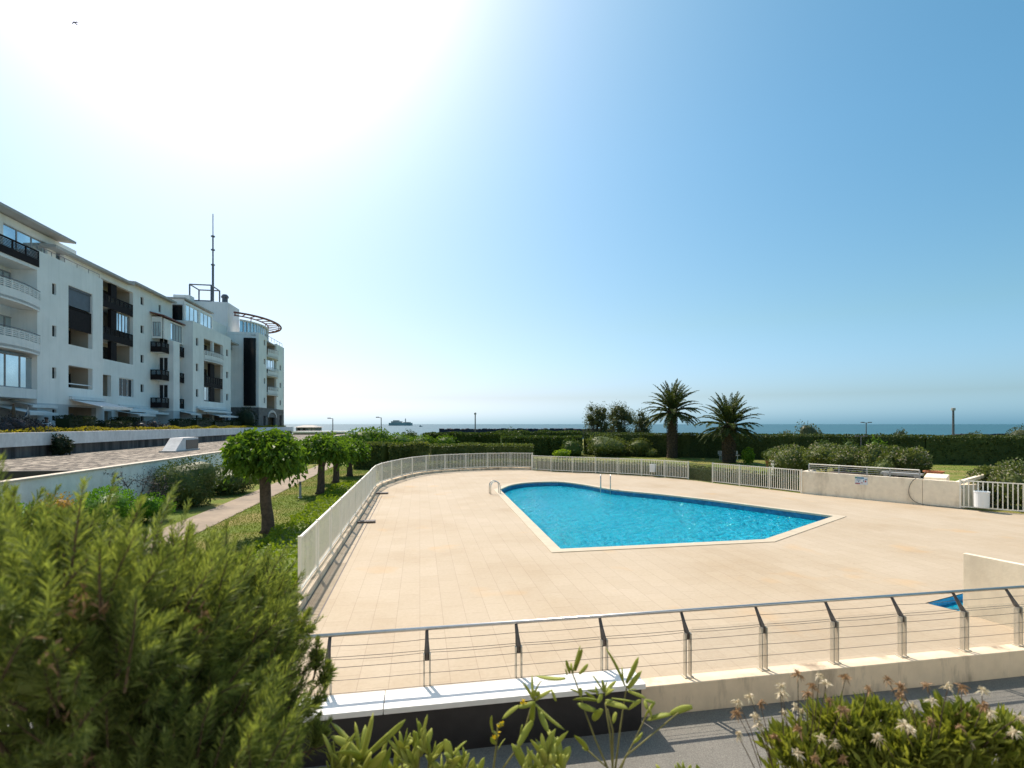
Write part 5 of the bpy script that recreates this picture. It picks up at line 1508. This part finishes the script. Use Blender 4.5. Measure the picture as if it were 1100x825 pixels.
# ------------------------------------------------------------------ lamp posts
def lamp(px, py_top, d, base, r, label, heads=1, name='street_lamp', group='lamp posts by the sea front'):
    t_ = P(px, py_top, d); b = Vector((t_.x, d, base)); e = empty(name, b, label, 'lamp', group); H = t_.z - base
    MB().tube([b, b + Vector((0, 0, H))], [r, r * .7], 8).build('pole', M['lamp_metal'], e)
    for s_ in ((-1,) if heads == 1 else (-1, 1) if heads == 2 else ()):
        MB().tube([b + Vector((0, 0, H - .06)), b + Vector((s_ * r * 4.5, 0, H))], r * .5, 6).build('arm', M['lamp_metal'], e)
        MB().box(min(s_ * r * 4, s_ * r * 9), max(s_ * r * 4, s_ * r * 9), -r * 1.4, r * 1.4, H - .03, H + r * 1.2, lambda x, y, z: b + Vector((x, y, z))).build('lamp_head', M['lamp_metal'], e)
    if heads == 0:
        MB().lathe(b, [(r * .8, H), (r * 1.5, H + .02), (r * 1.5, H + .35), (r * .5, H + .4)], 10).build('lamp_head', M['lamp_pale'], e)
    return e
lamp(357.5, 449.5, 90, -.1, .10, 'street lamp with one arm, left one before the sea near the beach hut')
lamp(409.5, 448.5, 90, -.1, .10, 'street lamp with one arm, left of the island, before the sea')
lamp(510.5, 445.5, 90, -.1, .13, 'plain lamp column standing before the breakwater', heads=0)
lamp(1024, 441, 72, -.1, .17, 'thick dark lamp column before the sea at the right', heads=0)
lamp(930.5, 454, 80, -.1, .09, 'double headed street lamp before the sea, above the flowering bushes', heads=2)
lamp(925, 468.5, 27.6, .86, .035, 'thin garden lamp post with a flat T top behind the concrete wall', heads=2, name='garden_lamp', group=None)

# ------------------------------------------------------------------ shore, breakwater, island, boat, beach hut
def rocks(px0, px1, d, ztop, seed, label):
    m = MB(); g = np.random.default_rng(seed); x0, x1 = (px0 - 550) / F * d, (px1 - 550) / F * d
    n_ = 220
    for k in range(n_):
        for lev in range(3):
            x = x0 + (x1 - x0) * (k + g.random()) / n_; s_ = g.uniform(.8, 1.8)
            z = SZ + (ztop - SZ) * (lev + .5) / 3; c = Vector((x, d - (2 - lev) * 1.6 + g.uniform(-.5, .5), z))
            R_ = [Vector((g.uniform(-1, 1), g.uniform(-1, 1), g.uniform(-1, 1))) * .25 for _ in range(8)]
            cs = [(-1, -1, -1), (1, -1, -1), (1, 1, -1), (-1, 1, -1), (-1, -1, 1), (1, -1, 1), (1, 1, 1), (-1, 1, 1)]
            m.hexa([c + (Vector(q) * .62 + R_[i]) * s_ for i, q in enumerate(cs)])
    m.box(x0, x1, d - 2, d + 6, SZ - 1, ztop - .8)
    return tag(m.build('breakwater', M['rock']), label, 'breakwater')
rocks(474, 660, 300, .3, 5, 'long dark rock breakwater in the sea behind the back hedges')
rocks(1030, 1120, 160, -.2, 6, 'dark rock groyne at the shore on the right, behind the long hedge')
def PB(px, d, z): return Vector(((px - 550) / F * d, d, z))
fo_ = empty('island_fort', PB(430, 2500, SZ), 'low grey fort island with a small lighthouse on the horizon', 'island')
m = MB(); g = np.random.default_rng(8)
m.box(PB(418, 1, 0).x * 2500, PB(441.5, 1, 0).x * 2500, 2490, 2540, SZ - 1, 9)
m.box(PB(420, 1, 0).x * 2500, PB(431, 1, 0).x * 2500, 2500, 2530, 9, 17); m.box(PB(422, 1, 0).x * 2500, PB(428, 1, 0).x * 2500, 2505, 2525, 17, 22)
m.box(PB(433, 1, 0).x * 2500, PB(440, 1, 0).x * 2500, 2500, 2530, 9, 13)
m.build('fortress', M['fort'], fo_)
MB().lathe(PB(435.6, 2510, 9), [(3.2, 0), (2.4, 15), (3.0, 15.2), (3.0, 17), (1.8, 17.1), (1.6, 21), (.2, 23)], 12).build('lighthouse', M['fort'], fo_)
bt = empty('motor_boat', PB(452, 1500, SZ), 'small dark boat on the sea right of the island fort', 'boat')
m = MB(); c = PB(452, 1500, SZ)
m.hexa([c + Vector(p) for p in ((-4.5, -1.5, -.3), (3.5, -1.5, -.3), (3.5, 1.5, -.3), (-4.5, 1.5, -.3), (-5, -2, 1.6), (6.5, -.3, 2.1), (6.5, .3, 2.1), (-5, 2, 1.6))]); m.build('hull', M['fort'], bt)
MB().box(-3, 1, -1.2, 1.2, 1.7, 4.2, lambda x, y, z: c + Vector((x, y, z))).build('cabin', M['fort'], bt)
hu = empty('beach_hut', PB(332, 112, LZ), 'small dark beach hut with a pale hipped roof before the sea', 'hut')
c = PB(332, 112, LZ); mm = lambda x, y, z: c + Vector((x, y, z))
MB().box(-2.1, 2.1, -1.8, 1.8, 0, 2.72, mm).build('wall', M['hut'], hu)
for x in (-1.7, -.6, .6, 1.4): MB().box(x, x + .5, -1.86, -1.81, 1.7, 2.5, mm).build('window', M['hut_roof'] if x > 0 else M['dark_glass'], hu)
m = MB(); m.hexa([mm(-2.5, -2.2, 2.723), mm(2.5, -2.2, 2.723), mm(2.5, 2.2, 2.723), mm(-2.5, 2.2, 2.723), mm(-1.0, -.4, 3.2), mm(1.0, -.4, 3.2), mm(1.0, .4, 3.2), mm(-1.0, .4, 3.2)]); m.build('roof', M['hut_roof'], hu)
lb = empty('beach_pavilion', PB(346, 96, LZ), 'long low building with a flat white roof below the beach hut', 'building')
c = PB(346, 96, LZ); mm = lambda x, y, z: c + Vector((x, y, z))
MB().box(-4.6, 4.8, -2, 2, 0, 1.75, mm).build('wall', M['hut'], lb); MB().box(-4.9, 5.1, -2.4, 2.4, 1.753, 2.1, mm).build('roof', M['coping_white'], lb)

# gull
gb = P(80.5, 24.5, 60)
m = MB(); V3 = lambda x, y, z: gb + Vector((x, y, z)) * .8
m.tube([V3(-.02, -.25, 0), V3(0, -.12, .02), V3(0, .06, .02), V3(.01, .24, .0)], [.02, .07, .075, .02], 8)
for sd in (-1, 1):
    w = [V3(sd * .05, -.08, .03), V3(sd * .28, -.06, .13 if sd > 0 else .05), V3(sd * .56, .05, .06 if sd > 0 else -.20), V3(sd * .26, .10, .11 if sd > 0 else .03), V3(sd * .05, .10, .03)]
    tp = [p + Vector((0, 0, .018)) for p in w]; n_ = 5
    m.add(w + tp, [tuple(range(5))[::-1], tuple(range(5, 10))] + [(i, (i + 1) % 5, 5 + (i + 1) % 5, 5 + i) for i in range(5)])
m.tube([V3(.0, .2, .0), V3(0.01, .38, -.01)], [.05, .06], 6)
tag(m.build('seagull', M['bird']), 'dark gull gliding high in the sky at the upper left', 'bird')

# ------------------------------------------------------------------ planter terrace under the camera
m = MB(); m.box(-7, 7, -3, 2.25, -.2, 1.62)
tag(m.build('planter', M['soil']), 'raised soil planter in the foreground carrying the bush and flowering plants', 'planter')

# unseen block added behind the viewpoint; its pale front bounces sun onto shaded faces
hb = empty('bounce_block', (4, -3.2, LZ), 'unseen pale block added behind the viewpoint to bounce sunlight onto shaded faces', 'building')
A_ = [-24 + 4.0 * k for k in range(15)]
mfr = lambda a, d, z: Vector((a, -3.2 + d, z))
hol = [(a + .6, a + 2.8, z + (.1 if z > 1 else .2), z + 2.2) for a in A_[:-1] for z in (0.0, 2.9, 5.8, 8.7)]
bld_keep = bld; bld = hb
panel(mfr, A_[0], A_[-1], LZ, 12.2, hol, t=.3, mat='facade_plain')
for h_ in hol: window(mfr, *h_, d=-.2, n=2, fm='frame_white')
MB().box(A_[0], A_[-1], -16, -3.51, LZ, 12.1).build('core', M['facade_plain'], hb)
MB().box(A_[0] - .4, A_[-1] + .4, -16.4, -2.8, 12.21, 12.45).build('roof', M['roof'], hb)
bld = bld_keep
# ------------------------------------------------------------------ foreground needle-leaved bush
def sprigs(mb, stems, bases, dirs, lens, nn=64, nl=.042, nw=.0042):
    k = len(bases); dirs = unit(dirs)
    t_ = np.linspace(.08, 1.0, nn)
    bend = rng.normal(size=(k, 3)) * .10
    spin = rng.uniform(0, 6.28, k)
    r = np.tile(np.array([0.3, 0.2, 0.1]), (k, 1)) + rng.normal(size=(k, 3)) * .3
    B = unit(np.cross(dirs, r)); C = np.cross(dirs, B)
    L = lens[:, None, None]
    Pn = bases[:, None, :] + dirs[:, None, :] * L * t_[None, :, None] + bend[:, None, :] * L * (t_ ** 2)[None, :, None]
    an = spin[:, None] + np.arange(nn)[None, :] * 2.4
    rad = B[:, None, :] * np.cos(an)[..., None] + C[:, None, :] * np.sin(an)[..., None]
    op = (.95 - .6 * t_)[None, :, None]
    A = dirs[:, None, :] * (1.0 - .35 * op) + rad * op + rng.normal(size=(k, nn, 3)) * .10
    ll = (nl * (.55 + .6 * np.sin(np.pi * np.clip(t_ * .9 + .1, 0, 1))))[None, :] * rng.uniform(.75, 1.2, (k, nn))
    add_leaves(mb, Pn.reshape(-1, 3), A.reshape(-1, 3), ll.ravel(), nw, .05)
    for i in range(0, k, 2):
        stems.tube([Vector(Pn[i, 0] - dirs[i] * .03), Vector(Pn[i, nn // 2]), Vector(Pn[i, -6])], [.0032, .0024, .0012], 4, cap=False)
fb_ = empty('needle_leaved_bush', (-1.0, 1.5, 1.62), 'large feathery needle leaved bush in the left foreground', 'bush')
lf, stm = MB(), MB()
blobs = [(P(40, 725, 1.05), (.30, .24, .28), 200), (P(150, 730, 1.25), (.28, .24, .30), 250), (P(215, 730, 1.5), (.26, .26, .31), 270), (P(262, 745, 1.66), (.17, .22, .31), 230),
         (P(20, 672, 1.4), (.28, .25, .17), 160), (P(110, 698, 1.5), (.30, .25, .15), 200), (P(-8, 628, 1.3), (.17, .2, .11), 80), (P(60, 655, 1.35), (.16, .2, .09), 60), (P(238, 675, 1.7), (.24, .22, .15), 190), (P(160, 860, 1.15), (.36, .25, .22), 260), (P(290, 815, 1.55), (.10, .15, .12), 90)]
for i, (c, rd, n_) in enumerate(blobs):
    rd = np.array(rd); f = lobes(10, .3, 200 + i); D = unit(rng.normal(size=(n_ * 2, 3))); D = D[(D[:, 2] > -.55)][:n_]
    rr = f(D) * (1 - .55 * rng.random(len(D)) ** 1.6)
    base = np.array(c) + D * (rd - .07) * rr[:, None]
    dirs = D * .55 + np.array([0.05, 0, 1.05]) + rng.normal(size=D.shape) * .38
    sprigs(lf, stm, base, dirs, rng.uniform(.10, .22, len(D)), nn=104, nl=.036, nw=.0018)
    d_, fc = ico_dirs(); lf.add((np.array(c) + d_ * rd * (f(d_) * (.30 if i > 1 else .12))[:, None]).tolist(), fc.tolist())
# taller shoots that break the outline
tops = [(4, 553, 1.2, .22), (22, 560, 1.3, .22), (52, 566, 1.35, .20), (62, 572, 1.3, .2), (86, 566, 1.4, .2), (128, 560, 1.45, .2), (148, 585, 1.5, .18), (184, 528, 1.45, .28), (205, 560, 1.5, .2), (232, 582, 1.6, .17), (268, 585, 1.65, .15),
        (298, 590, 1.7, .14), (318, 610, 1.75, .13), (332, 632, 1.75, .12), (345, 672, 1.7, .10), (354, 684, 1.7, .10), (176, 552, 1.45, .2), (192, 560, 1.47, .2), (100, 590, 1.4, .2), (35, 585, 1.3, .2), (215, 600, 1.5, .16), (352, 752, 1.6, .10), (345, 720, 1.62, .10)]
TB, TD, TL = [], [], []
for px, py, d, L in tops:
    tip = np.array(P(px, py + 22, d)); dr = np.array([rng.normal() * .12 + (.45 if px > 330 else 0), rng.normal() * .1, 1.0]); dr /= np.linalg.norm(dr)
    for k in range(3):
        d2 = dr + rng.normal(size=3) * (.08 if k == 0 else .25); L2 = L * (1 if k == 0 else rng.uniform(.55, .8)); d2 /= np.linalg.norm(d2)
        TB.append(tip - dr * L * (1 if k == 0 else 1.0)); TD.append(d2); TL.append(L2)
sprigs(lf, stm, np.array(TB), np.array(TD), np.array(TL), nn=130, nl=.036, nw=.0018)
lf.build('foliage', M['lf_rose'], fb_); 
# woody branches inside, and dry brown twigs showing through
g = np.random.default_rng(17)
root = Vector((-1.0, 1.5, 1.6))
for c, rd, n_ in blobs:
    for k in range(5):
        tip = c + Vector(g.normal(size=3) * np.array(rd) * .3); stm.tube([root + Vector(g.normal(size=3) * .04), root.lerp(tip, .5) + Vector(g.normal(size=3) * .05), tip], [.016, .010, .004], 6, cap=False)
stm.build('branches', M['twig'], fb_)
dr_ = MB(); nb = 120
for k in range(nb):
    c, rd, _ = blobs[int(g.integers(0, 8))]; D = g.normal(size=3); D[1] = -abs(D[1]); D /= np.linalg.norm(D)
    o = np.array(c) + D * np.array(rd) * g.uniform(.75, 1.0); nn = 16
    add_leaves(dr_, o + g.normal(size=(nn, 3)) * .012, D * .3 + np.array([0, 0, .6]) + g.normal(size=(nn, 3)) * .7, g.uniform(.014, .032, nn), .003, .1)
dr_.build('dry_twigs', M['petal_brown'], fb_)

# ------------------------------------------------------------------ fleshy stemmed plants at the bottom centre
def fleshy(mb, a, b, w, bend=.12, n=6):
    a = Vector(a); b = Vector(b); L = (b - a).length; pts = []; rs = []
    side = Vector((rng.normal(), rng.normal(), rng.normal() + .6)).normalized() * L * bend
    for k in range(n + 1):
        t_ = k / n; pts.append(a.lerp(b, t_) + side * (4 * t_ * (1 - t_)) * .5); rs.append(max(.0006, w * (.30 + .70 * math.sin(math.pi * min(1, t_ * .80 + .12))) * (1 if k < n else .25)))
    # flattened: two half-thickness lobes meeting at a midrib
    s0 = len(mb.v); mb.tube(pts, rs, 8)
    ax = (b - a).normalized(); fl = ax.cross(Vector((rng.normal(), rng.normal(), rng.normal()))).normalized()
    for i in range(s0, len(mb.v)):
        v = Vector(mb.v[i]); k = (i - s0) // 8; p = pts[min(k, n)]; o = v - p; mb.v[i] = tuple(p + o - fl * o.dot(fl) * .62)
def z7(x, y): return (500 + x / 4.583, 690 + y / 4.583)
def stemmed(label, d, root_px, stems, leaves, name='fleshy_plant', flowers=(), dj=.03, conv=z7):
    rp = conv(*root_px); rb = P(rp[0], rp[1], d); base = Vector((rb.x, rb.y, 1.62))
    e = empty(name, base, label, 'plant', 'fleshy leaved plants in the foreground planter')
    m = MB()
    for st_ in stems:
        pts = [P(*conv(*p), d + (0 if i == 0 else rng.normal() * dj * .4)) for i, p in enumerate(st_)]
        if st_[0] == root_px: pts = [base] + pts
        m.tube(pts, [max(.0022, .0042 - .0006 * i) for i in range(len(pts))], 6)
    m.build('stem', M['stem'], e, smooth=True)
    m = MB()
    for (a, b, w) in leaves:
        fleshy(m, P(*conv(*a), d), P(*conv(*b), d + rng.normal() * dj), w / 4.583 / F * d / 2 * 1.02)
    m.build('leaves', M['lf_fleshy'], e, smooth=True)
    for c in flowers:
        m = MB(); o = np.array(P(*conv(*c), d)); nn = 16
        add_leaves(m, o + rng.normal(size=(nn, 3)) * .003, rng.normal(size=(nn, 3)) + np.array([0, 0, .5]), rng.uniform(.006, .012, nn), .003, .2); m.build('flower', M['petal_yel'], e)
    return e
stemmed('slim plant with small yellow flowers, in front of the black wall', 1.62, (138, 619), [[(138, 619), (150, 530), (155, 470), (160, 400)]],
        [((135, 440), (130, 360), 14), ((160, 530), (197, 472), 16), ((150, 500), (125, 465), 20), ((158, 420), (190, 395), 20), ((158, 470), (130, 440), 18)], flowers=[(165, 412), (160, 455), (140, 470), (178, 400)])
stemmed('plant with long drooping fleshy leaves on a slanting reddish stem', 1.55, (185, 619), [[(185, 619), (250, 528), (300, 400), (332, 290)]],
        [((335, 285), (280, 198), 17), ((335, 280), (328, 162), 15), ((340, 280), (378, 185), 17), ((340, 285), (430, 232), 20), ((425, 238), (445, 290), 34), ((335, 295), (255, 318), 26), ((260, 315), (180, 378), 26), ((335, 295), (330, 400), 34), ((330, 390), (255, 522), 38),
         ((345, 305), (490, 432), 40), ((360, 325), (410, 440), 30), ((405, 430), (472, 548), 32), ((340, 270), (330, 235), 30), ((350, 265), (365, 240), 26), ((280, 410), (268, 460), 24)], flowers=[(282, 297)])
stemmed('tall spindly plant leaning left with a leafy tip above the white coping', 1.66, (700, 619), [[(700, 619), (640, 480), (590, 345), (565, 260), (540, 185), (525, 150)], [(700, 619), (600, 530)]],
        [((528, 150), (565, 15), 30), ((540, 140), (575, 30), 18), ((515, 150), (495, 88), 24), ((560, 155), (604, 105), 20), ((490, 178), (345, 165), 36), ((530, 150), (510, 120), 24), ((525, 135), (520, 100), 22), ((600, 530), (535, 458), 30), ((600, 530), (575, 520), 26), ((560, 250), (512, 230), 12), ((590, 245), (640, 275), 14), ((500, 160), (490, 130), 18), ((565, 225), (568, 270), 22)])
stemmed('bushy topped fleshy plant in the middle of the foreground group', 1.60, (725, 619), [[(725, 619), (712, 450), (688, 300)], [(725, 619), (725, 430), (700, 330)]],
        [((682, 250), (622, 158), 17), ((682, 245), (672, 182), 18), ((686, 245), (697, 190), 18), ((688, 250), (742, 190), 18), ((690, 258), (732, 232), 24), ((662, 290), (528, 283), 30), ((690, 300), (802, 327), 42), ((642, 335), (550, 300), 36), ((668, 330), (636, 388), 44), ((650, 260), (640, 215), 20),
         ((670, 250), (650, 300), 26), ((700, 255), (712, 225), 20), ((742, 345), (728, 400), 24), ((655, 245), (600, 235), 14), ((690, 285), (730, 290), 22)])
stemmed('fleshy plant with long upright leaves, second from the right in the foreground group', 1.70, (738, 619), [[(738, 619), (765, 400), (785, 270), (795, 215)]],
        [((785, 215), (690, 28), 26), ((778, 190), (770, 120), 20), ((792, 200), (852, 72), 26), ((800, 225), (868, 140), 26), ((800, 240), (890, 275), 18), ((720, 275), (850, 295), 24), ((862, 290), (802, 332), 36), ((805, 235), (845, 235), 14), ((885, 285), (935, 300), 22)])
stemmed('fleshy plant curving right on a bare lower stem, right end of the foreground group', 1.74, (760, 619), [[(760, 619), (830, 490), (890, 360), (915, 305)]],
        [((828, 492), (872, 442), 34), ((900, 345), (934, 290), 34), ((895, 330), (880, 285), 20), ((905, 320), (915, 375), 30), ((885, 365), (900, 330), 20)])
idc = lambda x, y: (x, y)
def tuft(label, spots, d, seed, name='leafy_plant', mat='lf_fleshy', nl=11, L=34, w=7):
    g = np.random.default_rng(seed); b0 = P(spots[0][0], spots[0][1], d); base = Vector((b0.x, b0.y, 1.62))
    e = empty(name, base, label, 'plant', 'low leafy plants at the bottom of the photo'); m = MB(); sm = MB()
    for (px, py, sc) in spots:
        dd = d + g.normal() * .04; o = P(px, py, dd); sm.tube([base + Vector((g.normal() * .03, g.normal() * .03, 0)), base.lerp(o, .6) + Vector((0, 0, .03)), o + Vector((0, 0, .01))], [.004, .004, .003], 5)
        for k in range(nl):
            an = k * 2.4 + g.uniform(-.3, .3); tilt = g.uniform(.15, 1.0); dr = Vector((math.cos(an) * math.sin(tilt), math.sin(an) * math.sin(tilt), math.cos(tilt)))
            LL = L * sc * g.uniform(.6, 1.2) / F * dd; st_ = o - Vector((0, 0, g.uniform(0, .05)))
            fleshy(m, st_, st_ + dr * LL, w * sc * g.uniform(.7, 1.2) / F * dd / 2)
    sm.build('stem', M['stem'], e); m.build('leaves', M[mat], e, smooth=True)
    return e
tuft('low plant with long pointed leaves next to the needle leaved bush', [(388, 815, 1.3), (372, 835, 1.0), (402, 838, 1.0), (360, 822, .8)], 1.55, 301, L=44, w=8)
tuft('low plant with stubby upright leaves in front of the black wall', [(432, 802, .9), (452, 796, 1.0), (444, 820, 1.0), (462, 812, .8), (425, 825, .9)], 1.58, 302, L=30, w=7)
tuft('low yellowish plant at the bottom edge left of the slim flowering plant', [(484, 815, 1.0), (498, 824, .9), (476, 830, 1.0), (512, 836, .9)], 1.6, 303, L=28, w=9)
tuft('low leafy plant at the bottom edge under the drooping leaves', [(585, 815, 1.0), (600, 826, 1.0), (572, 832, 1.0), (562, 845, .9)], 1.52, 304, L=34, w=10)
tuft('small dark leaved tuft at the bottom edge left of the seed head plants', [(716, 838, .8), (738, 832, .8), (755, 840, .8)], 1.6, 305, L=26, w=7)
lf1 = MB(); a = P(742, 759, 1.9); b = P(690, 773, 1.7)
stemmed('single long curved fleshy shoot lying beside the end of the black wall', 1.72, (760, 640), [[(760, 640), (790, 560), (1050, 345)]], [((1115, 318), (1000, 358), 34), ((1010, 355), (890, 385), 34)], name='fleshy_plant')

# ------------------------------------------------------------------ plants with dry daisy heads at the bottom right
def z77(x, y): return (780 + x / 3.4375, 720 + y / 3.4375)
def daisy_plant(label, base_px, d, mounds, heads, seed):
    g = np.random.default_rng(seed); b = P(base_px, 850, d); base = Vector((b.x, b.y, 1.62))
    e = empty('daisy_plant', base, label, 'plant', 'plants with dry daisy heads in the foreground'); m = MB()
    for (px, py, rx, rz, n_) in mounds:
        c = np.array(P(px, py, d)); rx_, rz_ = rx / F * d, rz / F * d
        D = unit(g.normal(size=(n_, 3))); D[:, 2] = np.abs(D[:, 2]) * 1.0 - .25
        O = c + D * np.array([rx_, rx_ * .8, rz_]) * g.uniform(.35, 1.0, (n_, 1))
        for o, dd in zip(O, D):
            nn = 11; A = dd * .45 + np.array([0, 0, 1.0]) + g.normal(size=(nn, 3)) * .42
            ll = g.uniform(.04, .085, nn); add_leaves(m, o + g.normal(size=(nn, 3)) * .008, A, ll, ll * .095, .12)
    m.build('foliage', M['lf_daisy'], e)
    sm = MB(); mid = np.array(P(mounds[0][0], mounds[0][1] + 30, d))
    for (x, y) in heads:
        px, py = z77(x, y); o = P(px, py, d + g.normal() * .06 - .02); low = Vector(mid).lerp(o, .25); low.x = o.x + (mid[0] - o.x) * .35
        low.z = min(low.z, o.z - .06)
        sm.tube([low, low.lerp(o, .55) + Vector((g.normal() * .006, 0, .006)), o], [.0016, .0014, .0011], 5)
        hm = MB(); nn = 34; br = g.random() < .42
        dr = np.array([g.normal() * .4, -.35 + g.normal() * .3, .7]); 
        A = g.normal(size=(nn, 3)) * .75 + dr * .55; ll = g.uniform(.012, .026, nn) * g.uniform(.8, 1.2)
        add_leaves(hm, np.array(o) + g.normal(size=(nn, 3)) * .0022, A, ll, ll * .13, .35)
        hm.lathe(o - Vector((0, 0, .004)), [(.001, 0), (.0042, .002), (.0045, .005), (.002, .008)], 7)
        hm.build('flower_head', M['petal_brown'] if br else M['petal'], e)
    sm.build('stem', M['twig'], e)
H1 = [(45, 120), (200, 60), (205, 85), (265, 15), (345, 20), (370, 50), (440, 30), (525, 70), (255, 135), (280, 155), (210, 155), (120, 200), (110, 170), (125, 120), (90, 98), (40, 158), (300, 85), (320, 60), (450, 195), (265, 310), (190, 300), (270, 220), (40, 235), (400, 270), (350, 250), (430, 150), (330, 330), (180, 250), (470, 260), (380, 110)]
H2 = [(595, 35), (740, 55), (820, 60), (870, 65), (945, 75), (760, 115), (690, 130), (645, 95), (950, 130), (975, 160), (660, 205), (680, 220), (750, 185), (1080, 175), (600, 340), (840, 300), (900, 265), (1065, 230), (650, 270), (830, 240), (860, 210), (1000, 300), (960, 270), (495, 215), (590, 350), (435, 330), (700, 300), (770, 330), (900, 340), (1020, 240), (560, 250), (880, 160), (640, 60)]
daisy_plant('left clump of green leaves with pale shaggy dry daisy heads', 880, 1.72, [(868, 815, 46, 38, 60), (912, 788, 40, 26, 60), (950, 785, 34, 26, 50), (890, 850, 70, 30, 80), (895, 812, 60, 24, 70), (940, 815, 30, 24, 40)], H1, 401)
daisy_plant('right clump of green leaves with dry brown and cream daisy heads', 1020, 1.62, [(1035, 790, 34, 30, 60), (1075, 800, 34, 32, 55), (990, 815, 44, 34, 60), (1030, 845, 70, 34, 80), (1105, 830, 30, 34, 30), (985, 805, 30, 22, 40), (1010, 818, 46, 30, 60), (955, 830, 40, 28, 50)], H2, 402)
